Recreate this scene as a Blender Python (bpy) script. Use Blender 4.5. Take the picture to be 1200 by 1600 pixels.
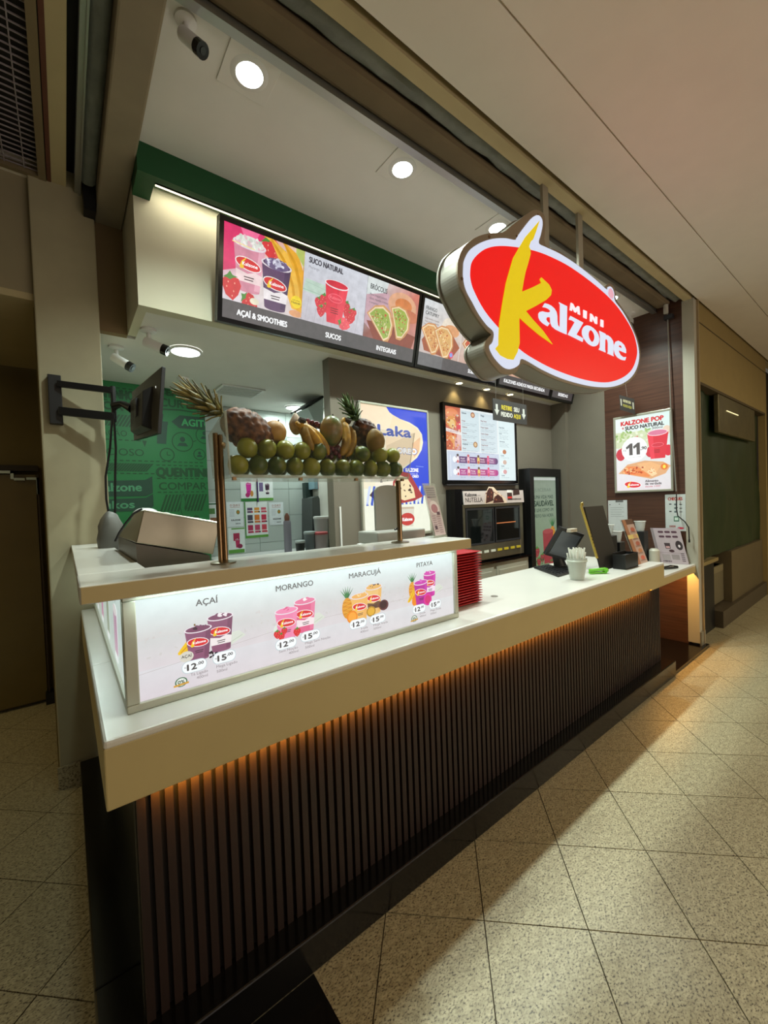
import bpy, math, random
from mathutils import Vector, Matrix, noise
from math import sin, cos, pi, radians
for o in list(bpy.data.objects): bpy.data.objects.remove(o)
SC = bpy.context.scene
COL = SC.collection
random.seed(7)

# ---------------------------------------------------------------- camera
FPX = 639.8
YAW, PIT, ROL = .66152, -.022094, -.036866
_f = Vector((sin(YAW)*cos(PIT), cos(YAW)*cos(PIT), sin(PIT)))
_r0 = Vector((cos(YAW), -sin(YAW), 0)); _u0 = _r0.cross(_f)
_r = cos(ROL)*_r0 + sin(ROL)*_u0; _u = -sin(ROL)*_r0 + cos(ROL)*_u0
CAM = Vector((0, 0, 1.65))
cd = bpy.data.cameras.new('camera'); cam = bpy.data.objects.new('camera', cd); COL.objects.link(cam)
cam.matrix_world = Matrix(((_r.x, _u.x, -_f.x, CAM.x), (_r.y, _u.y, -_f.y, CAM.y), (_r.z, _u.z, -_f.z, CAM.z), (0, 0, 0, 1)))
cd.sensor_fit = 'HORIZONTAL'; cd.sensor_width = 36; cd.lens = 36*FPX/1200; cd.clip_start = .05; cd.clip_end = 100
SC.camera = cam
def ray(x, y): return _r*((x-600)/FPX) - _u*((y-800)/FPX) + _f
def atX(x, y, k): d = ray(x, y); return CAM + d*((k-CAM.x)/d.x)
def atY(x, y, k): d = ray(x, y); return CAM + d*((k-CAM.y)/d.y)
def atZ(x, y, k): d = ray(x, y); return CAM + d*((k-CAM.z)/d.z)

# ---------------------------------------------------------------- world, exposure, big lights
SC.view_settings.view_transform = 'Standard'; SC.view_settings.look = 'None'
SC.view_settings.exposure = 0.0; SC.view_settings.gamma = 1.0; SC.view_settings.use_curve_mapping = False
SC.cycles.max_bounces = 6; SC.cycles.use_denoising = True
SC.cycles.sample_clamp_indirect = 4.0; SC.cycles.caustics_reflective = False; SC.cycles.caustics_refractive = False
W = bpy.data.worlds.new('world'); SC.world = W; W.use_nodes = True
W.node_tree.nodes['Background'].inputs[0].default_value = (1.0, .90, .72, 1)
W.node_tree.nodes['Background'].inputs[1].default_value = .085
def light(name, kind, loc, energy, col, size=.1, sy=None, target=None, parent=None, spot=None, blend=.5, spread=None):
    d = bpy.data.lights.new(name, kind); d.energy = energy; d.color = col
    if kind == 'AREA':
        d.size = size
        if sy: d.shape = 'RECTANGLE'; d.size_y = sy
        if spread: d.spread = spread
    else: d.shadow_soft_size = size
    if kind == 'SPOT': d.spot_size = spot or 2.0; d.spot_blend = blend
    o = bpy.data.objects.new(name, d); COL.objects.link(o); o.location = loc
    dv = Vector(target if target else (0, 0, -1))
    o.rotation_euler = dv.to_track_quat('-Z', 'Y').to_euler()
    if parent: o.parent = parent; o.matrix_parent_inverse = Matrix.Translation(-Vector(parent.location))
    return o
COOL = (.86, 1.0, .93); WARM = (1.0, .86, .56)
# the concourse's own ceiling lamps, out of view behind and beside the camera
light('concourse_lamp', 'AREA', (2.6, -3.0, 3.55), 70, WARM, 1.2, .6)
light('concourse_lamp', 'AREA', (7.5, -2.2, 3.55), 85, WARM, 1.2, .6)
light('concourse_lamp', 'AREA', (-2.5, -3.0, 3.55), 16, WARM, 1.2, .6)
light('concourse_lamp', 'AREA', (12.0, -2.0, 3.55), 34, WARM, 1.2, .6)

# added fills with no fixture: one lifts the ceiling, one the left passage
light('ceiling_fill_light', 'AREA', (3.8, -4.6, 1.1), 100, (1.0, .84, .76), 6.0, 2.0, target=(0, .7, .75))
light('passage_fill_light', 'AREA', (-2.2, 4.0, 2.88), 16, (1.0, .82, .40), .6, .6)

# ---------------------------------------------------------------- helpers
def S(h):  # sRGB hex -> linear
    h = h.lstrip('#'); h = h if len(h) == 6 else ''.join(q*2 for q in h); c = [int(h[i:i+2], 16)/255 for i in (0, 2, 4)]
    return tuple((x/12.92 if x <= .04045 else ((x+.055)/1.055)**2.4) for x in c)
MATS = {}
def mat(name, col=(.5, .5, .5), rough=.5, metal=0., emit=None, es=1., vary=0., vscale=6., bump=0., bscale=40., alpha=None, spec=.5, trans=0., coat=0., stretch=None):
    if name in MATS: return MATS[name]
    if isinstance(col, str): col = S(col)
    m = bpy.data.materials.new(name); m.use_nodes = True; nt = m.node_tree; N = nt.nodes; L = nt.links
    b = N['Principled BSDF']
    b.inputs['Base Color'].default_value = (*col, 1); b.inputs['Roughness'].default_value = rough
    b.inputs['Metallic'].default_value = metal; b.inputs['Specular IOR Level'].default_value = spec
    b.inputs['Transmission Weight'].default_value = trans; b.inputs['Coat Weight'].default_value = coat
    if emit is not None:
        if isinstance(emit, str): emit = S(emit)
        b.inputs['Emission Color'].default_value = (*emit, 1); b.inputs['Emission Strength'].default_value = es
    if vary or bump:
        g = N.new('ShaderNodeNewGeometry'); mp = N.new('ShaderNodeMapping'); L.new(g.outputs['Position'], mp.inputs[0])
        if stretch: mp.inputs['Scale'].default_value = stretch
    if vary:
        n = N.new('ShaderNodeTexNoise'); n.inputs['Scale'].default_value = vscale; n.inputs['Detail'].default_value = 5
        L.new(mp.outputs[0], n.inputs['Vector'])
        r = N.new('ShaderNodeValToRGB'); e = r.color_ramp.elements
        e[0].position = .3; e[1].position = .7
        e[0].color = (*[max(0, c*(1-vary)) for c in col], 1); e[1].color = (*[min(1, c*(1+vary)) for c in col], 1)
        L.new(n.outputs[0], r.inputs[0]); L.new(r.outputs[0], b.inputs['Base Color'])
    if bump:
        n2 = N.new('ShaderNodeTexNoise'); n2.inputs['Scale'].default_value = bscale; n2.inputs['Detail'].default_value = 4
        L.new(mp.outputs[0], n2.inputs['Vector'])
        bp = N.new('ShaderNodeBump'); bp.inputs['Strength'].default_value = bump; bp.inputs['Distance'].default_value = .01
        L.new(n2.outputs[0], bp.inputs['Height']); L.new(bp.outputs[0], b.inputs['Normal'])
    if alpha is not None:
        out = N['Material Output']; t = N.new('ShaderNodeBsdfTransparent'); mx = N.new('ShaderNodeMixShader')
        mx.inputs[0].default_value = alpha
        L.new(t.outputs[0], mx.inputs[1]); L.new(b.outputs[0], mx.inputs[2]); L.new(mx.outputs[0], out.inputs[0])
    MATS[name] = m; return m
def print_mat(name, emis=None, mottle=.08, rough=.5):
    """flat print: colours come from the artwork's colour attribute"""
    m = bpy.data.materials.new(name); m.use_nodes = True; nt = m.node_tree; N = nt.nodes; L = nt.links
    b = N['Principled BSDF']; a = N.new('ShaderNodeAttribute'); a.attribute_name = 'ink'
    g = N.new('ShaderNodeNewGeometry'); n = N.new('ShaderNodeTexNoise'); n.inputs['Scale'].default_value = 22; n.inputs['Detail'].default_value = 6
    L.new(g.outputs['Position'], n.inputs['Vector'])
    r = N.new('ShaderNodeMapRange'); r.inputs[1].default_value = .3; r.inputs[2].default_value = .7; r.inputs[3].default_value = 1-mottle; r.inputs[4].default_value = 1+mottle*.4
    L.new(n.outputs[0], r.inputs[0])
    v = N.new('ShaderNodeVectorMath'); v.operation = 'SCALE'; L.new(a.outputs['Color'], v.inputs[0]); L.new(r.outputs[0], v.inputs['Scale'])
    if emis:
        b.inputs['Base Color'].default_value = (.04, .04, .04, 1); b.inputs['Roughness'].default_value = .25
        L.new(v.outputs[0], b.inputs['Emission Color']); b.inputs['Emission Strength'].default_value = emis
    else:
        L.new(v.outputs[0], b.inputs['Base Color']); b.inputs['Roughness'].default_value = rough
    return m

def tag(o, label=None, cat=None, group=None, kind=None):
    if label: o['label'] = label
    if cat: o['category'] = cat
    if group: o['group'] = group
    if kind: o['kind'] = kind
    return o
def empty(name, loc=(0, 0, 0), label=None, cat=None, group=None, rot=None):
    o = bpy.data.objects.new(name, None); COL.objects.link(o); o.location = loc; o.empty_display_size = .1
    if rot: o.rotation_euler = rot
    return tag(o, label, cat, group)
class MB:
    def __init__(s): s.v = []; s.f = []
    def add(s, vs, fs):
        n = len(s.v); s.v += [tuple(v) for v in vs]; s.f += [tuple(i+n for i in f) for f in fs]; return s
    def box(s, x0, x1, y0, y1, z0, z1):
        return s.add([(x, y, z) for z in (z0, z1) for y in (y0, y1) for x in (x0, x1)],
                     [(0, 2, 3, 1), (4, 5, 7, 6), (0, 1, 5, 4), (2, 6, 7, 3), (0, 4, 6, 2), (1, 3, 7, 5)])
    def hexa(s, p):  # 8 points: bottom 4 ccw, top 4 ccw
        return s.add(p, [(3, 2, 1, 0), (4, 5, 6, 7), (0, 1, 5, 4), (1, 2, 6, 5), (2, 3, 7, 6), (3, 0, 4, 7)])
    def prism(s, pts, a, b):  # outline of 3d points a(p) -> b(p)
        n = len(pts); vs = [a(p) for p in pts]+[b(p) for p in pts]
        return s.add(vs, [tuple(range(n)), tuple(range(2*n-1, n-1, -1))]+[(i, i+n, (i+1) % n+n, (i+1) % n) for i in range(n)])
    def lathe(s, prof, seg=20, c=(0, 0, 0), cap=True):
        n = len(prof); vs = []
        for k in range(seg):
            a = 2*pi*k/seg
            vs += [(c[0]+r*cos(a), c[1]+r*sin(a), c[2]+z) for r, z in prof]
        fs = []
        for k in range(seg):
            k2 = (k+1) % seg
            fs += [(k*n+i, k2*n+i, k2*n+i+1, k*n+i+1) for i in range(n-1)]
        if cap: fs += [tuple(k*n for k in range(seg))[::-1], tuple(k*n+n-1 for k in range(seg))]
        return s.add(vs, fs)
    def tube(s, pts, r, seg=8):
        pts = [Vector(p) for p in pts]; n = len(pts); vs = []; rr = r if isinstance(r, (list, tuple)) else [r]*n
        t0 = None
        for i, p in enumerate(pts):
            t = (pts[min(i+1, n-1)]-pts[max(i-1, 0)]).normalized()
            if t0 is None: a = t.orthogonal().normalized()
            else: a = (a - t*a.dot(t)).normalized()
            t0 = t; b = t.cross(a)
            vs += [p+(a*cos(2*pi*k/seg)+b*sin(2*pi*k/seg))*rr[i] for k in range(seg)]
        fs = [(i*seg+k, i*seg+(k+1) % seg, (i+1)*seg+(k+1) % seg, (i+1)*seg+k) for i in range(n-1) for k in range(seg)]
        fs += [tuple(range(seg))[::-1], tuple((n-1)*seg+k for k in range(seg))]
        return s.add(vs, fs)
    def mesh(s, name, m, smooth=False):
        me = bpy.data.meshes.new(name); me.from_pydata(s.v, [], s.f); me.update()
        if m: me.materials.append(m)
        if smooth:
            for p in me.polygons: p.use_smooth = True
        return me
    def build(s, name, m, parent=None, bevel=0, smooth=False, origin=None, bseg=2):
        pl = Vector(parent_world(parent)) if parent else Vector((0, 0, 0))
        if parent is None and origin is None and s.v:
            xs = [Vector(v) for v in s.v]
            origin = (sum(v.x for v in xs)/len(xs), sum(v.y for v in xs)/len(xs), min(v.z for v in xs))
        off = Vector(origin) if origin is not None else Vector((0, 0, 0))
        if parent is None: s.v = [tuple(Vector(v)-off) for v in s.v]
        else: s.v = [tuple(Vector(v)-pl) for v in s.v]; off = Vector((0, 0, 0))
        me = s.mesh(name, m, smooth); o = bpy.data.objects.new(name, me); COL.objects.link(o)
        o.location = off
        if parent: o.parent = parent
        if bevel:
            b = o.modifiers.new('b', 'BEVEL'); b.width = bevel; b.segments = bseg; b.limit_method = 'ANGLE'
        if smooth and not bevel:
            try: me.set_sharp_from_angle(angle=radians(40))
            except Exception: pass
        return o
def parent_world(o):
    v = Vector((0, 0, 0))
    while o is not None: v += o.location; o = o.parent
    return v
def BX(name, m, x0, x1, y0, y1, z0, z1, parent=None, bevel=0, **k): return MB().box(x0, x1, y0, y1, z0, z1).build(name, m, parent, bevel, **k)
def struct(o, label, cat='wall'): o['kind'] = 'structure'; return tag(o, label, cat)
def dup(root, loc=None, rotz=None, label=None, group=None):
    r = root.copy(); COL.objects.link(r)
    if loc is not None: r.location = loc
    if rotz is not None: r.rotation_euler = (r.rotation_euler.x, r.rotation_euler.y, rotz)
    if label: r['label'] = label
    if group: r['group'] = group
    for c in list(root.children):
        d = c.copy(); COL.objects.link(d); d.parent = r
        for g in list(c.children):
            e = g.copy(); COL.objects.link(e); e.parent = d
    return r
_TX = {}
def glyphs(s, bold):
    k = (s, bold)
    if k not in _TX:
        cu = bpy.data.curves.new('t', 'FONT'); cu.body = s; cu.size = 1; cu.offset = bold; cu.resolution_u = 3; cu.space_character = 1+bold*2
        o = bpy.data.objects.new('t', cu); COL.objects.link(o)
        dg = bpy.context.evaluated_depsgraph_get(); me = o.evaluated_get(dg).to_mesh()
        vs = [(v.co.x, v.co.y) for v in me.vertices]; fs = [tuple(p.vertices) for p in me.polygons]
        o.evaluated_get(dg).to_mesh_clear(); bpy.data.objects.remove(o); bpy.data.curves.remove(cu)
        _TX[k] = (vs, fs)
    return _TX[k]
class Print:
    """flat artwork printed on a panel: origin, u (right), v (up); every shape one ink layer"""
    def __init__(s, org, u, v, step=.00006):
        s.o = Vector(org); s.u = Vector(u).normalized(); s.w = Vector(v).normalized(); s.n = s.u.cross(s.w); s.V = []; s.F = []; s.C = []; s.h = 0; s.st = step; s.clip = None
    def _p(s, pts, faces, cols):
        s.h += s.st; n = len(s.V)
        if s.clip: a, b, c_, d_ = s.clip; pts = [(min(max(x, a), c_), min(max(y, b), d_)) for x, y in pts]
        s.V += [s.o+s.u*x+s.w*y+s.n*s.h for x, y in pts]
        for f in faces:
            s.F.append(tuple(i+n for i in f)); s.C.append([cols[i] for i in f] if isinstance(cols, list) else [cols]*len(f))
    def poly(s, pts, c): s._p(pts, [tuple(range(len(pts)))], S(c))
    def rect(s, x, y, w, h, c): s.poly([(x, y), (x+w, y), (x+w, y+h), (x, y+h)], c)
    def grad(s, x, y, w, h, cs):  # bl, br, tr, tl
        s._p([(x, y), (x+w, y), (x+w, y+h), (x, y+h)], [(0, 1, 2, 3)], [S(c) for c in cs])
    def ell(s, x, y, a, b, c, rot=0, n=18, t0=0, t1=2*pi):
        R = radians(rot); k = n if t1-t0 > 6.2 else n+1
        s.poly([(x+a*cos(t)*cos(R)-b*sin(t)*sin(R), y+a*cos(t)*sin(R)+b*sin(t)*cos(R)) for t in [t0+(t1-t0)*i/n for i in range(k)]], c)
    def rrect(s, x, y, w, h, r, c):
        P = []
        for cx, cy, a in ((x+w-r, y+h-r, 0), (x+r, y+h-r, 90), (x+r, y+r, 180), (x+w-r, y+r, 270)):
            P += [(cx+r*cos(radians(a+t)), cy+r*sin(radians(a+t))) for t in (0, 22, 45, 67, 90)]
        s.poly(P, c)
    def line(s, pts, w, c):
        for (x0, y0), (x1, y1) in zip(pts, pts[1:]):
            d = math.hypot(x1-x0, y1-y0) or 1; nx, ny = -(y1-y0)/d*w/2, (x1-x0)/d*w/2
            s.poly([(x0+nx, y0+ny), (x0-nx, y0-ny), (x1-nx, y1-ny), (x1+nx, y1+ny)], c); s.h -= s.st
        s.h += s.st
    def ring(s, x, y, r, w, c, n=24):
        s.line([(x+r*cos(2*pi*i/n), y+r*sin(2*pi*i/n)) for i in range(n+1)], w, c)
    def text(s, t, x, y, h, c, w=None, bold=0., a='l', rot=0, shear=0):
        vs, fs = glyphs(t, 0)
        if not vs: return
        if bold:
            k = min(bold, .04)*h*2.4
            for dx, dy in ((-k, 0), (k, 0), (0, k*.8), (0, -k*.8)): s.text(t, x+dx, y+dy, h, c, w, 0, a, rot, shear); s.h -= s.st*.6
        x0 = min(v[0] for v in vs); x1 = max(v[0] for v in vs); sc = h/.70
        sx = (w/(x1-x0)) if w else sc; W_ = (x1-x0)*sx
        ox = x - (0 if a == 'l' else W_/2 if a == 'c' else W_); R = radians(rot)
        P = [((v[0]-x0)*sx+shear*v[1]*sc, v[1]*sc) for v in vs]
        s._p([(ox+p*cos(R)-q*sin(R), y+p*sin(R)+q*cos(R)) for p, q in P], fs, S(c))
    def speck(s, x, y, w, h, n, cols, r0, r1, seed=1):
        R = random.Random(seed)
        for i in range(n):
            s.ell(x+R.random()*w, y+R.random()*h, R.uniform(r0, r1), R.uniform(r0, r1)*.7, R.choice(cols), R.random()*180, 6); s.h -= s.st
        s.h += s.st
    def build(s, name, m, parent):
        pl = parent_world(parent)
        me = bpy.data.meshes.new(name); me.from_pydata([v-pl for v in s.V], [], s.F); me.materials.append(m)
        at = me.color_attributes.new('ink', 'FLOAT_COLOR', 'CORNER')
        d = []
        for c in s.C:
            for q in c: d += [*q, 1.0]
        if len(d) == len(at.data)*4: at.data.foreach_set('color', d)
        o = bpy.data.objects.new(name, me); COL.objects.link(o); o.parent = parent
        return o
# ---------------------------------------------------------------- drawing vocabulary for the printed pictures
def d_logo(P, x, y, w, ring='#f4f0f0'):
    h = w*.42
    P.ell(x, y, w*.54, h*.56, ring, -8); P.ell(x, y, w*.5, h*.48, '#d8202c', -8)
    P.poly([(x-w*.3, y-h*.5), (x-w*.18, y-h*.45), (x-w*.2, y+h*.1), (x-w*.05, y+h*.62), (x-w*.28, y+h*.15), (x-w*.36, y-h*.4)], '#f2c81e')
    P.text('Kalzone', x-w*.24, y-h*.16, h*.3, '#ffffff', w*.62, .02)
def d_cup(P, x, y, w, h, body, top, rim='#e9dfe6', logo=True, band=None, cream='#efe6ea'):
    """x: centre, y: base"""
    P.poly([(x-w*.36, y), (x+w*.36, y), (x+w*.5, y+h*.86), (x-w*.5, y+h*.86)], body)
    P.ell(x, y, w*.36, w*.07, body)
    P.poly([(x+w*.18, y+h*.02), (x+w*.36, y+h*.02), (x+w*.5, y+h*.86), (x+w*.3, y+h*.86)], top)
    if band: P.poly([(x-w*.39, y+h*.15), (x+w*.39, y+h*.15), (x+w*.42, y+h*.34), (x+w*.2, y+h*.38), (x-w*.05, y+h*.32), (x-w*.42, y+h*.37)], band)
    P.ell(x, y+h*.88, w*.53, w*.15, rim); P.ell(x, y+h*.885, w*.47, w*.115, top)
    R = random.Random(int(x*1000+y*77))
    for i in range(9):
        a = R.random()*6.3; q = R.random()*.3
        P.ell(x+cos(a)*w*q, y+h*(.9+R.random()*.06), w*.1, w*.045, cream if i % 2 else top, R.random()*80-40, 8)
    if logo: d_logo(P, x-w*.03, y+h*.5, w*.78)
    P.line([(x-w*.16, y+h*.25), (x+w*.16, y+h*.255)], h*.02, '#3a2230'); P.line([(x-w*.14, y+h*.2), (x+w*.14, y+h*.205)], h*.02, '#3a2230')
def d_banana(P, x, y, s, rot=0, c='#f0c31c'):
    R = radians(rot)
    def T(p): return (x+s*(p[0]*cos(R)-p[1]*sin(R)), y+s*(p[0]*sin(R)+p[1]*cos(R)))
    P.poly([T(p) for p in ((0, 0), (.12, -.02), (.3, .05), (.55, .25), (.75, .52), (.86, .82), (.84, .98), (.78, .97), (.72, .8), (.55, .58), (.3, .38), (.1, .2), (-.02, .08))], c)
    P.line([T((.1, .06)), T((.35, .22)), T((.6, .5)), T((.76, .82))], s*.05, '#d89a14')
    P.poly([T(p) for p in ((.78, .95), (.86, .95), (.86, 1.08), (.8, 1.08))], '#7a5a1c')
def d_berry(P, x, y, s, c='#d8232f', rot=0):
    R = radians(rot)
    def T(p): return (x+s*(p[0]*cos(R)-p[1]*sin(R)), y+s*(p[0]*sin(R)+p[1]*cos(R)))
    P.poly([T(p) for p in ((0, -.6), (.3, -.35), (.5, .05), (.42, .35), (.15, .45), (-.15, .45), (-.42, .35), (-.5, .05), (-.3, -.35))], c)
    for px, py in ((-.2, 0), (.1, -.2), (.2, .15), (-.1, .2), (0, -.4)): P.ell(*T((px, py)), s*.035, s*.045, '#f3a08c', 0, 6); P.h -= P.st
    P.poly([T(p) for p in ((-.4, .42), (-.15, .38), (0, .3), (.15, .38), (.4, .42), (.15, .5), (.05, .68), (-.1, .52))], '#4c8a34')
def d_kalz(P, x, y, w, h, fill, rot=0, crust='#c98a4e', n=30, seed=3):
    R = radians(rot)
    def T(p): return (x+w*p[0]*cos(R)-h*p[1]*sin(R), y+w*p[0]*sin(R)+h*p[1]*cos(R))
    P.poly([T(p) for p in ((-.5, -.35), (.45, -.5), (.55, -.3), (.5, 0), (.35, .3), (.05, .5), (-.25, .42), (-.45, .1))], crust)
    P.poly([T(p) for p in ((-.46, -.31), (.42, -.44), (.5, -.2), (.33, .24), (.03, .43), (-.24, .35), (-.42, .06))], '#f0d8b0')
    P.poly([T(p) for p in ((-.42, -.27), (.39, -.39), (.45, -.18), (.3, .19), (.02, .37), (-.21, .3), (-.38, .04))], fill[0])
    rr = random.Random(seed)
    for i in range(int(n*2.2)):
        a = rr.uniform(-.36, .38); b = rr.uniform(-.26, .26 - abs(a)*.75)
        P.ell(*T((a, b)), w*rr.uniform(.012, .05), h*rr.uniform(.012, .035), rr.choice(fill), rr.random()*180, 6); P.h -= P.st
    P.h += P.st
def d_pine(P, x, y, w, h):
    for a in (-38, -22, -8, 6, 20, 36):
        R = radians(90-a); L_ = h*.42
        P.poly([(x-w*.1, y+h*.6), (x+w*.1, y+h*.6), (x+cos(R)*L_+w*.02, y+h*.58+sin(R)*L_)], '#3f8a48' if a % 4 else '#2f7040')
    P.ell(x, y+h*.3, w*.5, h*.33, '#e0982a')
    for i in range(4):
        P.line([(x-w*.42, y+h*(.12+i*.12)), (x+w*.42, y+h*(.2+i*.12))], w*.03, '#b06a18'); P.line([(x+w*.42, y+h*(.12+i*.12)), (x-w*.42, y+h*(.2+i*.12))], w*.03, '#f3c24a')
def d_pill(P, x, y, w, h, big, small=',00', c='#4a4648'):
    P.rrect(x-w/2-.0015, y-h/2-.0015, w+.003, h+.003, h*.49, '#b9cdd2'); P.rrect(x-w/2, y-h/2, w, h, h*.48, '#f6fbfc')
    P.text('R$', x-w*.42, y-h*.05, h*.13, c, w*.08); P.text(big, x-w*.30, y-h*.28, h*.52, c, w*.38, .03); P.text(small, x+w*.12, y+h*.02, h*.26, c, w*.26, .02)
# ---------------------------------------------------------------- materials
WHITEW = mat('white_paint', '#cfccc2', .7, vary=.03)
CEIL = mat('shop_ceiling_paint', '#dddbd6', .8, vary=.02)
OUTC = mat('concourse_ceiling_paint', '#dfd9cc', .8, vary=.02)
CREAM = mat('cream_paint', '#b3a47c', .75, vary=.04)
COLM = mat('column_paint', '#a39a7c', .7, vary=.05)
GREYW = mat('grey_wall_paint', '#6f685b', .8, vary=.03)
GREEN = mat('green_paint', '#094a22', .6, vary=.05)
DARKW = mat('dark_beam_paint', '#8c7f69', .8, vary=.08)
WOOD = mat('brown_wood_panel', '#4a3024', .32, vary=.3, vscale=5, stretch=(.6, .6, 14))
STONE = mat('white_stone', '#d3d0c8', .28, vary=.03, vscale=3, coat=.2)
STONEF = mat('shaded_white_stone', '#b8a675', .4, vary=.02)  # white stone front faces, dim warm light put into a darker yellower colour
BLKG = mat('black_granite', '#0d0c0c', .16, vary=.5, vscale=60)
SLATM = mat('dark_slat_wood', '#24140d', .55, vary=.2, vscale=8, stretch=(3, 3, .6))
BACKM = mat('slat_backing', '#120a08', .6)
ALU = mat('brushed_aluminium', '#b4b6b0', .35, .85)
STEEL = mat('stainless_steel', '#8c8672', .3, .85, vary=.06, vscale=14)
BRASS = mat('bronze_steel', '#8a6f4c', .25, .9)
BLACK = mat('black_plastic', '#0b0b0c', .45)
BLACKG = mat('black_gloss', '#08080a', .15)
DGREY = mat('dark_grey', '#26262a', .5)
WPL = mat('white_plastic', '#d9d9d6', .4)
CANVAS = mat('grey_canvas', '#74776f', .9, vary=.18, vscale=9, bump=.6, bscale=26)
CANVB = mat('brown_canvas', '#6b5c44', .9, vary=.15, vscale=3, bump=.3, bscale=8)
TILEW = mat('white_wall_tile', '#b9c2bd', .25)
GROUT = mat('tile_grout', '#54483a', .9)
ACRY = mat('clear_acrylic', '#5a6460', .05, alpha=.09)
ACRE = mat('clear_acrylic_edge', '#c2c8ba', .15, alpha=.38)
GLASS = mat('dark_glass', '#0e1312', .06, coat=.5)
TAUPE = mat('taupe_metal', '#8b7c66', .45, .2)
def granite():
    m = bpy.data.materials.new('beige_granite'); m.use_nodes = True; N = m.node_tree.nodes; L = m.node_tree.links; b = N['Principled BSDF']
    g = N.new('ShaderNodeNewGeometry'); oi = N.new('ShaderNodeObjectInfo')
    n1 = N.new('ShaderNodeTexNoise'); n1.inputs['Scale'].default_value = 95; n1.inputs['Detail'].default_value = 5; n1.inputs['Roughness'].default_value = .62; n1.inputs['Distortion'].default_value = .15
    n2 = N.new('ShaderNodeTexNoise'); n2.inputs['Scale'].default_value = 30; n2.inputs['Detail'].default_value = 5
    n3 = N.new('ShaderNodeTexNoise'); n3.inputs['Scale'].default_value = 1.6
    mp = N.new('ShaderNodeMapping'); mp.inputs['Rotation'].default_value = (0, 0, .8); mp.inputs['Scale'].default_value = (1, 1.7, 1)
    L.new(g.outputs['Position'], mp.inputs[0])
    for n in (n1, n2, n3): L.new(mp.outputs[0], n.inputs['Vector'])
    r = N.new('ShaderNodeValToRGB'); e = r.color_ramp.elements
    e[0].position = .372; e[0].color = (*S('#4e4535'), 1); e[1].position = .47; e[1].color = (*S('#aaa083'), 1)
    x = e.new(.72); x.color = (*S('#c2b998'), 1)
    L.new(n1.outputs[0], r.inputs[0])
    r2 = N.new('ShaderNodeValToRGB'); e = r2.color_ramp.elements; e[0].position = .3; e[0].color = (.72, .70, .66, 1); e[1].position = .65; e[1].color = (1.06, 1.05, 1.03, 1)
    L.new(n2.outputs[0], r2.inputs[0])
    mx = N.new('ShaderNodeMix'); mx.data_type = 'RGBA'; mx.blend_type = 'MULTIPLY'; mx.inputs[0].default_value = 1
    L.new(r.outputs[0], mx.inputs[6]); L.new(r2.outputs[0], mx.inputs[7])
    mr = N.new('ShaderNodeMapRange'); mr.inputs[3].default_value = .97; mr.inputs[4].default_value = 1.03; L.new(oi.outputs['Random'], mr.inputs[0])
    v = N.new('ShaderNodeVectorMath'); v.operation = 'SCALE'; L.new(mx.outputs[2], v.inputs[0]); L.new(mr.outputs[0], v.inputs['Scale'])
    L.new(v.outputs[0], b.inputs['Base Color'])
    q = N.new('ShaderNodeMapRange'); q.inputs[3].default_value = .28; q.inputs[4].default_value = .5; L.new(n3.outputs[0], q.inputs[0]); L.new(q.outputs[0], b.inputs['Roughness'])
    return m
GRAN = granite()

# ---------------------------------------------------------------- floor
fl = BX('floor', GROUT, -6, 16, -6, 8, -.08, -.008, origin=(0, 0, -.008))
struct(fl, 'beige speckled granite floor laid diagonally in front of the counter', 'floor')
TS = .388; t2 = TS*.5-.0022
tile = MB().box(-t2, t2, -t2, t2, -.007, 0).mesh('floor_tile', GRAN)
V0 = Vector((1.775, 1.033)); e1 = Vector((sin(pi/4), -sin(pi/4)))*TS; e2 = Vector((sin(pi/4), sin(pi/4)))*TS
cells = []
for i in range(-45, 46):
    for j in range(-45, 46):
        c = V0 + e1*(i+.5) + e2*(j+.5)
        if not (-5 < c.x < 15 and -4 < c.y < 7.6): continue
        d = (Vector((c.x, c.y, 0))-CAM); z = d.dot(_f)
        vis = False
        if z > .2:
            px = 600+FPX*d.dot(_r)/z; py = 800-FPX*d.dot(_u)/z
            vis = -120 < px < 1320 and py < 1800 and (c.y < 1.5 or (c.x < .15 and c.y < 4.9))
        cells.append((not vis, d.length, c))
cells.sort(key=lambda q: (q[0], q[1]))
rest = MB()
for k, (nv, dd, c) in enumerate(cells):
    if k < 290 and not nv:
        o = bpy.data.objects.new('floor_tile', tile); COL.objects.link(o); o.parent = fl; o.location = (c.x, c.y, .008); o.rotation_euler.z = pi/4
    elif c.y < 5.2:
        a = e1*(t2/TS); b = e2*(t2/TS)
        rest.add([(q.x, q.y, 0) for q in (c-a-b, c+a-b, c+a+b, c-a+b)], [(0, 1, 2, 3)])
o = rest.build('more_floor_tiles', GRAN, fl); o['kind'] = 'stuff'
o = BX('black_granite_border', BLKG, -.0, .622, -.3, 1.3, -.006, .0015, fl)
tag(o, 'black granite floor strip along the counter corner')
o = BX('black_threshold', BLKG, 4.28, 5.32, 1.31, 2.8, -.006, .03, fl)
tag(o, 'black granite threshold in the staff gap')

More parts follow.
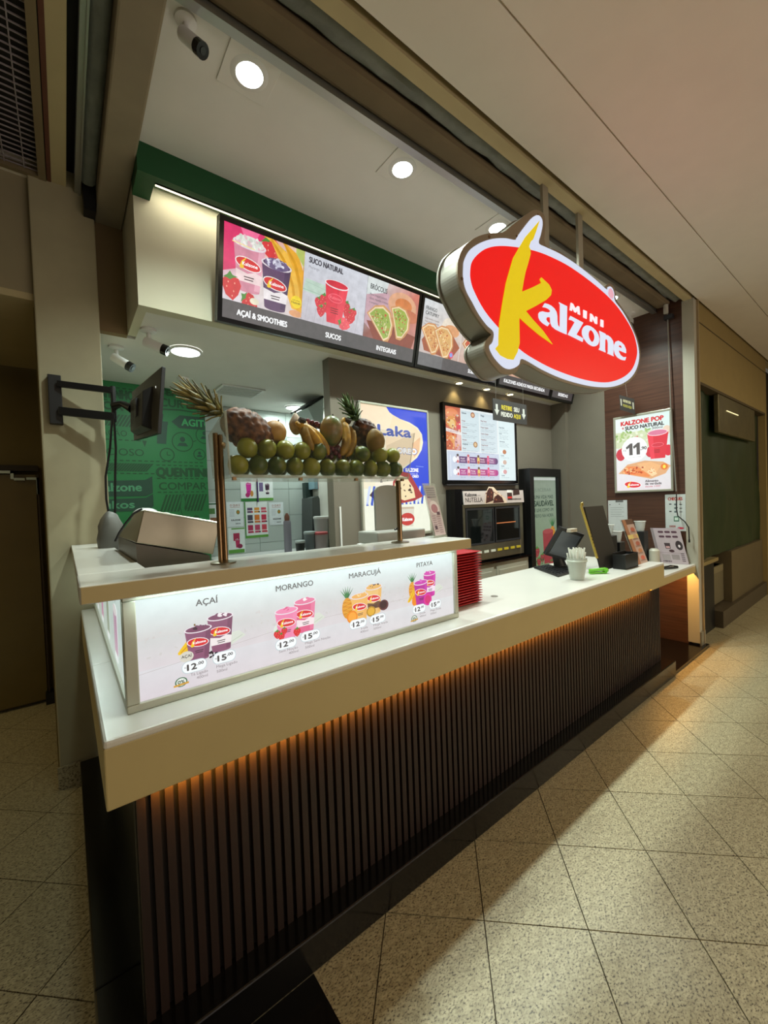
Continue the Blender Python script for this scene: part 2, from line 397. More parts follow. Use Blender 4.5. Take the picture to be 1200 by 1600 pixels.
# ---------------------------------------------------------------- ceilings and walls
CZ = 3.65
cl = MB().box(-6, 16, -6, .998, CZ, CZ+.1).box(-6, 16, 1.006, 1.345, CZ, CZ+.1).box(-6, 16, .99, 1.015, CZ+.012, CZ+.1).build('ceiling', OUTC)
struct(cl, 'pale plaster concourse ceiling with a long shadow joint', 'ceiling')
struct(MB().box(.385, 5.2, 1.735, 2.76, CZ, CZ+.1).build('ceiling', CEIL), 'white painted shop ceiling holding the row of square downlights', 'ceiling')
struct(MB().box(.44, 5.2, 2.84, 3.34, 2.862, 2.9).box(.2, 5.2, 3.34, 5.1, 2.862, 2.9).build('ceiling', CEIL), 'lower white kitchen ceiling behind the menu bulkhead', 'ceiling')
# shutter recess along the front
struct(BX('trim_1', CREAM, -.02, 16, 1.375, 1.445, CZ-.005, CZ+.25), 'long beige strip of the front shutter slot', 'trim')
struct(MB().box(-.02, 16, 1.345, 1.375, CZ+.05, CZ+.25).build('trim_2', mat('shadow_gap', '#3b3222', .9)), 'dark shadow gap beside the beige ceiling strip', 'trim')
struct(BX('trim_3', ALU, .385, 5.2, 1.695, 1.735, CZ-.03, CZ+.03), 'aluminium edge rail of the shop ceiling', 'trim')
MB().box(.385, 5.2, 1.688, 1.695, CZ-.035, CZ-.02).build('rail_lip', ALU, bpy.data.objects['trim_3'])
def canvas_roll(x0, x1, yc, zc, r, seed):
    mb = MB(); n = 90; seg = 18; vs = []
    for i in range(n+1):
        x = x0+(x1-x0)*i/n
        for k in range(seg):
            a = 2*pi*k/seg; w = noise.noise(Vector((x*5, a*1.5+seed, seed)))*.012+noise.noise(Vector((x*17+a*3, a*2, seed)))*.006*(1 if x > 1.6 else .3)
            vs.append((x, yc+(r+w)*cos(a), zc+(r+w)*sin(a)))
    fs = [(i*seg+k, i*seg+(k+1) % seg, (i+1)*seg+(k+1) % seg, (i+1)*seg+k) for i in range(n) for k in range(seg)]
    return mb.add(vs, fs)
tag(canvas_roll(.1, 5.19, 1.50, CZ+.075, .06, 2).build('rolled_canvas', CANVAS, smooth=True), 'rolled grey canvas tucked in the shutter slot', 'canvas')
o = MB().box(.1, 5.2, 1.56, 1.695, CZ+.0, CZ+.06).box(.1, 5.2, 1.445, 1.70, CZ+.15, CZ+.2).build('trim_4', CANVB, bevel=.03)
struct(o, 'brown shutter housing beam beside the rolled canvas', 'trim')
# left-hand return of the shutter slot, running towards the column
struct(MB().box(.235, .385, 1.5, 3.28, 3.56, CZ+.1).build('trim_5', DARKW, bevel=.01), 'dark brown beam along the left edge of the shop ceiling', 'trim')
struct(MB().tube([(.195, 1.45, CZ+.03), (.195, 3.05, CZ+.03)], .045, 14).build('trim_6', CANVAS, smooth=True), 'grey shutter tube running back to the left column', 'trim')
struct(MB().box(.13, .152, 1.38, 3.2, CZ-.02, CZ+.05).box(.152, .16, 1.38, 3.2, CZ-.03, CZ+.05).build('trim_7', ALU), 'thin aluminium guide on the left ceiling slot', 'trim')
struct(MB().box(.0, .09, 1.345, 3.15, CZ-.004, CZ+.1).build('trim_8', CREAM), 'beige ceiling strip beside the air grille', 'trim')
struct(MB().box(.09, .42, 1.2, 3.4, CZ+.12, CZ+.2).box(.17, .23, 3.06, 3.2, 3.5, CZ+.1).build('trim_9', BLACK), 'black void above the left shutter slot', 'trim')
# ceiling left of the shop beyond the grille
struct(MB().box(-6, -1.0, 1.345, 3.2, CZ, CZ+.1).box(-1.0, 0, 1.345, 1.5, CZ, CZ+.1).box(-6, -.0, 3.16, 3.2, CZ-.002, CZ+.1).build('ceiling', OUTC), 'dim plaster ceiling around the large air grille', 'ceiling')
gr = empty('ceiling_air_grille', (-.5, 2.3, CZ), 'large dark metal return-air grille at the top left corner', 'grille')
MB().box(-1.0, -.012, 1.5, 1.53, CZ-.012, CZ+.03).box(-1.0, -.012, 3.13, 3.16, CZ-.012, CZ+.03).box(-.04, -.004, 1.5, 3.16, CZ-.015, CZ+.03).box(-1.0, -.97, 1.5, 3.16, CZ-.012, CZ+.03).build('frame', mat('grille_frame', '#75664a', .6), gr)
BX('backing', BLACK, -1.0, 0, 1.5, 3.16, CZ+.09, CZ+.1, gr)
gm = mat('grille_bar', '#8d8488', .6)
barm = MB().box(-.46, .47, -.0025, .0025, -.003, .003).mesh('bar', gm)
for i in range(42):
    b = bpy.data.objects.new('bar', barm); COL.objects.link(b); b.parent = gr; b.location = (0, -.76+i*.0385, .01)
bm2 = MB().box(-.0025, .0025, -.8, .83, -.003, .003).mesh('cross_bar', gm)
for i in range(9):
    b = bpy.data.objects.new('cross_bar', bm2); COL.objects.link(b); b.parent = gr; b.location = (.40-i*.085, 0, .0085)
struct(MB().box(0, .02, 1.5, 3.16, CZ-.008, CZ+.02).build('trim_10', mat('rust_trim', '#5a3322', .7)), 'rusty brown trim between grille and beige strip', 'trim')

# left column and walls
co = struct(MB().box(-.09, .225, 3.15, 3.55, 0, CZ+.1).build('wall_left', COLM, bevel=.008), 'cream painted column carrying the television arm at the left end of the counter')
struct(MB().box(-.10, .012, 3.135, 3.15, .0, .135).build('baseboard_left', GRAN), 'speckled granite skirting at the foot of the left column', 'skirting')
struct(MB().box(-6, -.09, 3.2, 3.3, 2.97, CZ+.1).build('wall_left', mat('upper_left_wall', '#8f8468', .8, vary=.05)), 'pale upper wall panel left of the column')
struct(MB().box(-6, -.09, 3.2, 4.7, 2.93, 2.97).build('ceiling', CREAM), 'low dim ceiling of the passage left of the column', 'ceiling')
struct(MB().box(-.1, -.08, 3.3, 4.75, 0, 2.97).build('wall_right', mat('passage_wall', '#7d6f49', .8)), 'side wall of the dim passage behind the column')
struct(MB().box(-6, -.1, 4.75, 4.85, 0, 3.0).build('wall_back', mat('passage_back', '#6c5d36', .8, vary=.05)), 'olive coloured back wall of the dim left passage')
# passage glass door
p0 = atY(0, 736, 4.7); p1 = atY(60, 741, 4.7); pb = atY(62, 1100, 4.7)
dr = empty('door_1', (p0.x, 4.7, 0)); struct(dr, 'olive glass door with steel corner patches in the left passage', 'door')
MB().box(-1.6, p1.x-.02, 4.69, 4.71, .03, p0.z-.03).build('door_leaf', mat('olive_glass', '#6a5a2c', .25, vary=.05), dr)
MB().box(p1.x-.012, p1.x+.0, 4.66, 4.7, .0, p0.z-.03).build('door_edge', mat('door_edge', '#3a2c22', .5), dr)
CHR = mat('bright_chrome', '#dfe6e0', .15, 1)
MB().box(-1.6, p1.x-.16, 4.66, 4.69, p0.z-.022, p0.z+.0).box(p1.x-.18, p1.x-.16, 4.66, 4.69, p0.z-.07, p0.z).box(p1.x-.16, p1.x-.09, 4.66, 4.69, p0.z-.08, p0.z-.06).box(p1.x-.08, p1.x+.0, 4.66, 4.69, p0.z-.075, p0.z-.055).box(p1.x-.015, p1.x, 4.66, 4.69, p0.z-.2, p0.z-.06).build('patch_fitting', mat('patch_fitting', '#c9d6cc', .3, .4), dr)
MB().box(-1.6, p1.x+.0, 4.67, 4.74, p0.z, p0.z+.05).build('door_header', mat('door_header', '#2a2018', .6), dr)
MB().box(p1.x-.03, p1.x+.05, 4.62, 4.72, 0, .1).build('floor_hinge', BLACK, dr)

# bulkhead that carries the screens, green cornice with the light cove
struct(MB().box(.39, 5.2, 2.76, 2.84, 2.86, CZ+.1).box(.39, .44, 2.84, 3.28, 2.86, CZ+.1).build('wall_front', mat('bulkhead_paint', '#cbc6ae', .8, vary=.02)), 'cream bulkhead wall behind the menu screens')
struct(MB().box(.2, .39, 3.28, 3.34, 2.86, CZ+.1).build('wall_back', mat('brown_lintel', '#857050', .85)), 'dark brown lintel between column and bulkhead')
g = MB().box(.385, 5.2, 2.54, 2.62, 3.49, CZ).box(.385, .475, 2.62, 2.76, 3.49, CZ).box(.475, 5.2, 2.585, 2.60, 3.49, 3.54).build('trim_11', GREEN)
struct(g, 'deep green cornice hiding the light cove above the screens', 'trim')
cv = BX('cove_light_strip', mat('cove_led', '#ffffff', .5, emit='#fff0cf', es=1.6), .48, 5.15, 2.600, 2.608, 3.484, 3.494)
tag(cv, 'warm white light strip hidden in the green cornice', 'light')
light('cove_glow', 'AREA', (2.8, 2.66, 3.56), 12, (1.0, .92, .72), 4.6, .03, parent=None, target=(0, .25, -1))

# grey back wall, right hand walls
struct(MB().box(1.755, 5.2, 2.92, 3.02, 0, 2.86).build('wall_back', GREYW), 'warm grey wall behind the serving area')
struct(MB().box(5.13, 5.3, 2.72, 2.92, 0, 2.86).box(5.2, 5.3, 2.262, 2.76, 0, CZ+.1).build('wall_right', GREYW), 'warm grey right side wall beside the fridge')
struct(MB().box(5.2, 5.3, 1.462, 2.262, 0.03, CZ+.1).build('wall_right', WOOD), 'dark brown wood panelled right side wall')
struct(MB().box(5.2, 5.285, 1.36, 1.462, 0.05, CZ).build('trim_12', mat('white_pilaster', '#aaa695', .6)), 'white end pilaster closing the right side of the shop', 'trim')
struct(MB().box(5.285, 5.3, 1.34, 1.40, 0.0, CZ).build('trim_13', mat('pilaster_edge', '#a08c6a', .5)), 'thin tan metal edge on the white pilaster', 'trim')
MB().box(5.2, 5.34, 1.345, 1.36, 0, .17).build('pilaster_foot', ALU, bpy.data.objects['trim_13'])

struct(MB().box(14.9, 15.0, -6, 2, 0, CZ).build('wall_right', CREAM), 'cream end wall far down the concourse')
# kitchen walls
gw = struct(MB().box(.1, 1.19, 4.5, 4.56, 0, 2.86).build('wall_back', mat('green_print_wall', '#1f7a42', .5)), 'green printed graphic wall at the back of the kitchen')
ww = struct(MB().box(1.1, 3.2, 4.98, 5.05, 0, 2.86).build('wall_back', mat('tile_joint', '#8d9692', .8)), 'white tiled kitchen wall beside the green wall')
struct(MB().box(.05, .12, 3.5, 4.6, 0, 2.86).build('wall_left', WHITEW), 'white kitchen side wall behind the column')
struct(MB().box(2.6, 2.68, 3.02, 5.0, 0, 2.86).build('wall_right', WHITEW), 'right kitchen wall hidden behind the grey wall')
# wall tiles
tx = [1.19, 1.50, 1.90, 2.31, 2.60]; tz = [.5, .88, 1.21, 1.54, 1.877, 2.215, 2.55, 2.86]
for a, b in zip(tx, tx[1:]):
    for c, d in zip(tz, tz[1:]):
        MB().box(a+.003, b-.003, 4.972, 4.985, c+.003, d-.003).build('wall_tile', TILEW, ww)

# ---------------------------------------------------------------- neighbouring closed shop on the right
struct(MB().box(5.3, 8.69, 1.365, 1.45, 2.82, CZ+.1).box(8.60, 8.69, 1.365, 1.45, .0, 2.82).build('wall_front', mat('olive_cream_paint', '#8f7b48', .75, vary=.04)), 'cream fascia wall over the closed shop on the right')
struct(MB().box(5.3, 8.69, 1.360, 1.365, 3.44, 3.447).box(5.3, 8.6, 1.365, 1.5, 2.79, 2.82).build('trim_14', mat('fascia_groove', '#4d4026', .8)), 'dark groove line across the cream fascia', 'trim')
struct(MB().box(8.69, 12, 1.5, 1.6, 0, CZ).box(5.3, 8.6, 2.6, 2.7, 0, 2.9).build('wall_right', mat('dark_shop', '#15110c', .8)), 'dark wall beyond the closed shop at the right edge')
tp = MB(); n = 40; m_ = 24; vs = []
for i in range(n+1):
    for j in range(m_+1):
        x = 5.31+(8.58-5.31)*i/n; z = .87+(2.80-.87)*j/m_
        vs.append((x, 1.455+.03*noise.noise(Vector((x*2.2, z*1.1, 3)))+.015*noise.noise(Vector((x*6, z*3, 1))), z))
tp.add(vs, [(i*(m_+1)+j, (i+1)*(m_+1)+j, (i+1)*(m_+1)+j+1, i*(m_+1)+j+1) for i in range(n) for j in range(m_)])
tag(tp.build('green_tarpaulin', mat('tarp', '#1f3015', .45, vary=.15, vscale=3), smooth=True), 'dark green tarpaulin hung across the closed shop front', 'tarpaulin')
lb = empty('unlit_sign_box', (7.0, 1.5, 2.34), 'unlit tan sign box hanging on the dark green tarpaulin', 'sign')
BX('box', mat('foil', '#6b6346', .3, .5, vary=.2, vscale=9), 6.11, 7.95, 1.375, 1.42, 2.34, 2.79, lb, bevel=.006)
BX('top_lamp', mat('dim_lamp', '#fff', emit='#f3e2a0', es=1.0), 6.45, 7.0, 1.370, 1.375, 2.62, 2.63, lb)
nc = empty('closed_counter', (7, 1.6, 0), 'tan panelled counter of the closed shop under the tarpaulin', 'counter')
BX('worktop', mat('tan_stone', '#8c7c50', .4), 5.3, 6.1, 1.40, 1.9, .82, .86, nc)
BX('front_panel', mat('tan_panel', '#5f5338', .6, vary=.06), 6.78, 8.59, 1.42, 1.7, .2, .86, nc)
BX('plinth', mat('tan_plinth', '#4a4030', .5), 6.15, 8.59, 1.375, 1.8, 0, .2, nc)
BX('till_drawer', mat('grey_drawer', '#6a6148', .5), 6.12, 6.75, 1.5, 1.7, .22, .70, nc, bevel=.01)
BX('drawer_top', mat('grey_drawer2', '#7d7355', .5), 6.14, 6.7, 1.49, 1.7, .62, .70, nc)
BX('dark_base', BLACK, 5.3, 6.12, 1.45, 2.2, 0, .84, nc)

# ---------------------------------------------------------------- the counter
bs = empty('slatted_counter_base', (2.2, 1.5, 0), 'dark slatted wooden counter base on a black granite plinth', 'counter base')
BX('back_panel', BACKM, .126, 4.22, 1.41, 1.46, .13, .99, bs)
BX('side_panel', BLACKG, .126, .15, 1.46, 3.13, .13, .99, bs)
BX('end_panel', BACKM, 4.19, 4.22, 1.46, 1.9, .13, .90, bs)
BX('plinth', BLKG, .008, 4.28, 1.30, 1.60, .0, .135, bs, bevel=.006)
BX('plinth', BLKG, .008, .30, 1.60, 3.13, .0, .135, bs, bevel=.006)
sl = MB().box(-.0115, .0115, -.018, .0, .135, .955).mesh('slat', SLATM)
for i in range(110):
    o = bpy.data.objects.new('slat', sl); COL.objects.link(o); o.parent = bs; o.location = (.1395+i*.03712-2.2, 1.41-1.5, 0)
AMB = mat('amber_led', '#ffb050', emit='#ff8a1c', es=7)
ct = empty('stone_countertop', (2.0, 1.6, .875), 'long white stone service counter top with a deep front apron', 'countertop')
BX('led_strip', AMB, .16, 3.95, 1.306, 1.310, .905, .909, ct)
MB().box(.052, 3.98, 1.28, 1.96, 1.035, 1.06).box(.052, .5, 1.96, 3.14, 1.035, 1.06).build('worktop', STONE, ct, bevel=.008)
BX('apron', STONEF, .052, 3.98, 1.28, 1.305, .875, 1.04, ct, bevel=.004)
BX('side_apron', STONEF, .052, .075, 1.305, 3.14, .875, 1.04, ct)
BX('end_apron', STONEF, 3.955, 3.98, 1.305, 1.9, .875, 1.04, ct)
MB().lathe([(.001, 0), (.022, 0), (.022, .0012), (.001, .0012)], 20, (2.03, 1.55, 1.0602)).build('cable_hole_cover', mat('hole_cover', '#6b6459', .5), ct)
fp = empty('counter_flap', (4.6, 1.5, .80), 'lower white counter flap before the white pilaster', 'counter')
BX('flap_top', STONE, 3.985, 5.198, 1.385, 1.95, .865, .888, fp, bevel=.004)
BX('flap_apron', STONEF, 3.985, 5.198, 1.385, 1.41, .80, .868, fp, bevel=.003)
BX('led_strip', AMB, 4.25, 5.15, 1.44, 1.446, .862, .865, fp)
light('amber_glow', 'AREA', (2.065, 1.352, .852), 32, (1.0, .48, .05), 3.78, .01, target=(0, 1, -.45), spread=radians(130))
light('amber_glow', 'AREA', (4.72, 1.44, .85), 9, (1.0, .50, .12), .9, .012, target=(0, .15, -1))
# lightbox with the drinks
dx = empty('drinks_lightbox', (.8, 1.4, 1.06), 'backlit drinks panel between countertop and raised ledge', 'sign')
LBF = mat('lightbox_frame', '#b9b9a9', .35, .4)
MB().box(.118, 1.545, 1.40, 1.45, 1.0605, 1.084).box(.118, 1.545, 1.40, 1.45, 1.39, 1.412).box(.118, .152, 1.40, 1.45, 1.084, 1.39).box(1.52, 1.545, 1.40, 1.45, 1.084, 1.39).build('frame', LBF, dx, bevel=.003)
MB().box(.118, .14, 1.45, 3.14, 1.0605, 1.09).box(.118, .14, 1.45, 3.14, 1.39, 1.412).build('side_frame', LBF, dx)
BX('light_panel', WPL, .152, 1.52, 1.412, 1.44, 1.084, 1.39, dx)
BX('side_light_panel', mat('side_print', '#ffffff', .3, emit='#b9c7b8', es=.75), .128, .14, 1.452, 3.13, 1.09, 1.39, dx)
BX('led_strip', mat('ledge_led', '#ffffff', emit='#dcfff6', es=6.0), .15, 1.51, 1.375, 1.381, 1.404, 1.41, dx)
light('ledge_glow', 'AREA', (.83, 1.37, 1.40), 2.4, (.80, 1.0, .94), 1.36, .012, target=(0, .02, -1))
light('ledge_glow', 'AREA', (.085, 2.2, 1.40), 1.6, (.80, 1.0, .94), 1.6, .02, target=(-.25, 0, -1))
BX('body', WPL, .141, 1.54, 1.45, 1.5, 1.0605, 1.41, dx)
P = Print((.152, 1.4118, 1.084), (1, 0, 0), (0, 0, 1)); ox, oz = .152, 1.084
def Q(x, z): return (x-ox, z-oz)
P.grad(0, 0, 1.368, .306, ['#d9d0d6', '#dcd8da', '#dff1f0', '#ddeeed'])
P.grad(0, .09, 1.368, .09, ['#dbd4d8', '#dcd8da', '#d3d2d1', '#d1d3d2']); P.grad(0, .18, 1.368, .126, ['#d3d2d1', '#d1d3d2', '#dff1f0', '#ddeeed'])
P.speck(.02, .12, 1.33, .08, 160, ['#cfccca', '#d2d0ce', '#d6d4d2'], .002, .008, 5)
P.line([(0, .08), (.5, .125), (1.368, .13)], .0012, '#bfb6b6')
DG = '#524d4f'
def duo(cx, b1, t1, b2, t2, wid=.0):
    pass
def leaf_wedge(x, z, s=1.0): P.poly([(x, z), (x+.05*s, z+.022*s), (x+.03*s, z+.04*s), (x-.01*s, z+.035*s)], '#d8ded2'); P.line([(x, z+.01), (x+.04*s, z+.025*s)], .0015, '#b4c0a8')
# acai
x, z = Q(.319, 1.341); P.text('AÇAÍ', x, z, .020, DG, .068, .015)
d_banana(P, *Q(.262, 1.196), .075, 8); d_banana(P, *Q(.268, 1.19), .075, -12, '#e6b314')
leaf_wedge(*Q(.415, 1.187), 1.2)
d_cup(P, *Q(.392, 1.182), .082, .125, '#8a5070', '#7a4463', band='#efe6e6')
d_cup(P, *Q(.322, 1.17), .080, .11, '#8b5272', '#7a4463', cream='#3c1830')
P.speck(*Q(.352, 1.166), .03, .018, 9, ['#241424', '#3a2038'], .004, .006, 8)
P.ell(*Q(.284, 1.187), .021, .017, '#d8d4c6'); P.text('AÇAÍ', *Q(.269, 1.184), .009, '#3c3a3c', .03, .01)
d_pill(P, *Q(.306, 1.152), .072, .036, '12'); d_pill(P, *Q(.399, 1.157), .072, .036, '15')
P.text('Tá Ligado', *Q(.293, 1.122), .009, '#8a7f83', .052); P.text('400ml', *Q(.310, 1.108), .009, '#8a7f83', .034)
P.text('Mega Ligado', *Q(.372, 1.126), .009, '#8a7f83', .068); P.text('500ml', *Q(.372, 1.110), .009, '#8a7f83', .034)
def zero(cx, cz):
    P.ell(*Q(cx, cz), .018, .015, '#3c6b4a'); P.ell(*Q(cx, cz), .014, .012, '#e6ede4'); P.text('0%', *Q(cx-.010, cz-.005), .011, '#35503e', .02, .02); P.poly([Q(cx-.022, cz-.012), Q(cx+.022, cz-.009), Q(cx+.022, cz-.003), Q(cx-.022, cz-.006)], '#cf9a35')
zero(.265, 1.112)
# morango
P.text('MORANGO', *Q(.588, 1.345), .020, DG, .15, .015)
P.ell(*Q(.60, 1.205), .028, .024, '#dde8dc'); leaf_wedge(*Q(.72, 1.185), 1.3)
d_cup(P, *Q(.70, 1.178), .088, .128, '#e0628c', '#e77ba0', band='#f4e3e6', cream='#f6eef0')
d_cup(P, *Q(.624, 1.168), .088, .115, '#ee86b0', '#f08db4', cream='#e2608f')
for a, b, s in ((.585, 1.19, .028), (.60, 1.178, .026), (.612, 1.197, .024), (.662, 1.182, .030)): d_berry(P, *Q(a, b), s)
d_pill(P, *Q(.617, 1.150), .080, .036, '12'); d_pill(P, *Q(.716, 1.157), .080, .036, '15')
P.text('Sem Noção', *Q(.588, 1.122), .009, '#8a7f83', .074); P.text('400ml', *Q(.625, 1.108), .009, '#8a7f83', .038)
P.text('Mega Sem Noção', *Q(.692, 1.128), .009, '#8a7f83', .11); P.text('500ml', *Q(.692, 1.112), .009, '#8a7f83', .038)
# maracuja
P.text('MARACUJÁ', *Q(.899, 1.348), .020, DG, .162, .015)
d_pine(P, *Q(.885, 1.19), .05, .13)
d_cup(P, *Q(1.02, 1.185), .085, .125, '#ecc27a', '#e8b565', band='#6b4a34', cream='#4a2c28')
d_cup(P, *Q(.945, 1.168), .085, .115, '#f0ba68', '#eeb463', cream='#f6d79a')
P.ell(*Q(.905, 1.19), .026, .026, '#f08a1c'); P.ell(*Q(.905, 1.19), .020, .020, '#f9a83c')
P.ell(*Q(1.0, 1.195), .024, .022, '#b88a2c'); P.ell(*Q(1.0, 1.195), .018, .016, '#e6b23a'); P.ell(*Q(1.068, 1.21), .026, .023, '#5e2d34'); P.ell(*Q(1.066, 1.212), .019, .017, '#3a1a20')
d_pill(P, *Q(.932, 1.158), .082, .036, '12'); d_pill(P, *Q(1.033, 1.158), .082, .036, '15')
P.text('Irada', *Q(.945, 1.130), .009, '#8a7f83', .034); P.text('400ml', *Q(.940, 1.116), .009, '#8a7f83', .04)
P.text('Mega Irada', *Q(1.008, 1.130), .009, '#8a7f83', .078); P.text('500ml', *Q(1.008, 1.115), .009, '#8a7f83', .04)
# pitaya
P.text('PITAYA', *Q(1.266, 1.348), .020, DG, .102, .015)
d_pine(P, *Q(1.235, 1.21), .045, .12); d_banana(P, *Q(1.205, 1.195), .07, 12); leaf_wedge(*Q(1.37, 1.20), 1.3)
P.ell(*Q(1.25, 1.195), .022, .024, '#f08a1c')
d_cup(P, *Q(1.345, 1.205), .08, .12, '#c42a9c', '#d43cae', band='#f2e0ee', cream='#e6b6d8')
d_cup(P, *Q(1.285, 1.172), .085, .118, '#b8289a', '#cc3cae', cream='#d96ac2')
P.ell(*Q(1.325, 1.19), .026, .028, '#e0309a'); P.ell(*Q(1.325, 1.19), .018, .020, '#d42a78')
d_pill(P, *Q(1.268, 1.157), .078, .036, '12'); d_pill(P, *Q(1.372, 1.160), .078, .036, '15')
P.text('Doida', *Q(1.27, 1.130), .009, '#8a7f83', .036); P.text('400ml', *Q(1.27, 1.116), .009, '#8a7f83', .038)
P.text('Mega Doida', *Q(1.338, 1.130), .009, '#8a7f83', .072); P.text('500ml', *Q(1.338, 1.115), .009, '#8a7f83', .038)
zero(1.235, 1.118)
P.build('printed_artwork', print_mat('lightbox_print', 1.02, .04), dx)
# side panel print, seen at a grazing angle
P = Print((.1275, 3.13, 1.09), (0, -1, 0), (0, 0, 1))
P.grad(0, 0, 1.67, .3, ['#b5c2b5', '#c6d2cd', '#d8ece6', '#c9d6c4'])
for k, (a, c) in enumerate(((.25, '#c8a8a2'), (.6, '#c98fae'), (.95, '#9aa690'), (1.3, '#c7a0b8'))):
    P.rect(a, .05, .12, .16, c); P.ell(a+.06, .21, .065, .02, '#e6e0e0'); P.text(('AÇAÍ', 'MORANGO', 'PITAYA', 'MARACUJÁ')[k], a-.02, .25, .018, '#6a6468', .14, .01)
    P.rrect(a, .02, .1, .03, .012, '#eef3f2')
P.build('printed_artwork', print_mat('side_lightbox_print', .75, .08), dx)

lg = empty('raised_ledge', (.8, 1.4, 1.412), 'raised white stone ledge over the backlit drinks panel', 'shelf')
MB().box(.02, 1.56, 1.32, 1.58, 1.413, 1.462).build('front_shelf', STONE, lg, bevel=.005)
MB().box(.022, .205, 1.58, 3.148, 1.413, 1.462).build('side_shelf', STONE, lg, bevel=.003)
MB().box(.024, 1.556, 1.3165, 1.3205, 1.416, 1.459).build('edge_band', STONEF, lg)
FRAME=[(-0.966,0.014),(-0.957,0.059),(-0.922,0.123),(-0.852,0.188),(-0.778,0.237),(-0.688,0.282),(-0.593,0.320),(-0.519,0.381),(-0.403,0.474),(-0.317,0.543),(-0.256,0.574),(-0.202,0.583),(-0.175,0.568),(-0.170,0.517),(-0.176,0.402),(-0.019,0.418),(0.153,0.412),(0.318,0.402),(0.491,0.386),(0.588,0.375),(0.619,0.397),(0.661,0.421),(0.713,0.432),(0.755,0.419),(0.774,0.377),(0.783,0.342),(0.885,0.303),(1.009,0.252),(1.107,0.181),(1.184,0.101),(1.207,0.014),(1.174,-0.084),(1.087,-0.174),(0.916,-0.262),(0.671,-0.331),(0.399,-0.372),(0.156,-0.385),(-0.061,-0.385),(-0.257,-0.369),(-0.438,-0.347),(-0.499,-0.400),(-0.544,-0.423),(-0.600,-0.435),(-0.648,-0.435),(-0.701,-0.410),(-0.744,-0.382),(-0.776,-0.345),(-0.777,-0.307),(-0.754,-0.276),(-0.725,-0.253),(-0.730,-0.246),(-0.761,-0.237),(-0.822,-0.201),(-0.881,-0.153),(-0.926,-0.100),(-0.952,-0.070),(-0.966,-0.029)]
WHITE=[(-0.926,0.026),(-0.918,0.063),(-0.875,0.127),(-0.796,0.189),(-0.690,0.248),(-0.580,0.291),(-0.490,0.315),(-0.461,0.348),(-0.386,0.431),(-0.312,0.506),(-0.254,0.542),(-0.215,0.538),(-0.208,0.504),(-0.229,0.442),(-0.253,0.382),(-0.184,0.384),(-0.020,0.400),(0.198,0.402),(0.440,0.384),(0.618,0.365),(0.639,0.387),(0.675,0.403),(0.717,0.398),(0.741,0.368),(0.749,0.319),(0.883,0.274),(1.035,0.194),(1.133,0.106),(1.171,0.007),(1.128,-0.092),(1.026,-0.184),(0.859,-0.264),(0.651,-0.322),(0.400,-0.356),(0.157,-0.368),(-0.060,-0.366),(-0.256,-0.350),(-0.449,-0.324),(-0.488,-0.363),(-0.531,-0.389),(-0.584,-0.404),(-0.638,-0.399),(-0.699,-0.369),(-0.734,-0.337),(-0.741,-0.312),(-0.713,-0.285),(-0.703,-0.233),(-0.759,-0.209),(-0.820,-0.169),(-0.866,-0.123),(-0.899,-0.092),(-0.919,-0.061),(-0.929,-0.017)]
RED=[(-0.880,0.022),(-0.865,0.072),(-0.813,0.129),(-0.740,0.182),(-0.631,0.231),(-0.474,0.279),(-0.315,0.316),(-0.144,0.341),(0.106,0.356),(0.437,0.340),(0.706,0.303),(0.909,0.237),(1.057,0.154),(1.118,0.063),(1.114,-0.014),(1.029,-0.124),(0.873,-0.213),(0.653,-0.285),(0.444,-0.319),(0.193,-0.334),(-0.092,-0.330),(-0.301,-0.311),(-0.484,-0.277),(-0.674,-0.199),(-0.782,-0.140),(-0.857,-0.065),(-0.879,-0.018)]
KEI=[(-0.249,0.509),(-0.399,0.361),(-0.462,0.281),(-0.523,0.202),(-0.559,0.125),(-0.594,0.049),(-0.630,-0.064),(-0.664,-0.183),(-0.673,-0.259),(-0.675,-0.296),(-0.703,-0.321),(-0.660,-0.348),(-0.599,-0.355),(-0.548,-0.350),(-0.508,-0.300),(-0.485,-0.247),(-0.482,-0.106),(-0.390,-0.133),(-0.284,-0.159),(-0.142,-0.183),(-0.245,-0.125),(-0.352,-0.084),(-0.415,-0.055),(-0.312,0.001),(-0.197,0.068),(-0.146,0.108),(-0.135,0.142),(-0.163,0.166),(-0.247,0.184),(-0.263,0.167),(-0.249,0.151),(-0.343,0.098),(-0.449,0.043),(-0.429,0.107),(-0.409,0.162),(-0.380,0.220),(-0.351,0.285),(-0.353,0.307),(-0.367,0.319),(-0.347,0.355),(-0.323,0.374),(-0.290,0.431)]
AL=[(-0.216,0.042),(-0.183,0.046),(-0.145,0.046),(-0.112,0.039),(-0.088,0.024),(-0.080,0.003),(-0.080,-0.028),(-0.075,-0.053),(-0.058,-0.061),(-0.051,-0.061),(-0.041,0.081),(-0.055,0.091),(0.042,0.092),(0.027,-0.086),(-0.044,-0.086),(-0.104,-0.084),(-0.142,-0.075),(-0.158,-0.059),(-0.159,-0.037),(-0.161,-0.025),(-0.182,-0.030),(-0.201,-0.038),(-0.207,-0.051),(-0.193,-0.060),(-0.170,-0.065),(-0.192,-0.086),(-0.240,-0.081),(-0.271,-0.072),(-0.286,-0.058),(-0.287,-0.038),(-0.273,-0.023),(-0.246,-0.013),(-0.214,-0.009),(-0.186,-0.004),(-0.164,0.004),(-0.154,0.014),(-0.175,0.020),(-0.207,0.020),(-0.241,0.014)]
ZED=[(0.081,0.042),(0.247,0.039),(0.151,-0.060),(0.241,-0.065),(0.231,-0.089),(0.043,-0.083),(0.136,0.016),(0.101,0.020),(0.061,0.015)]
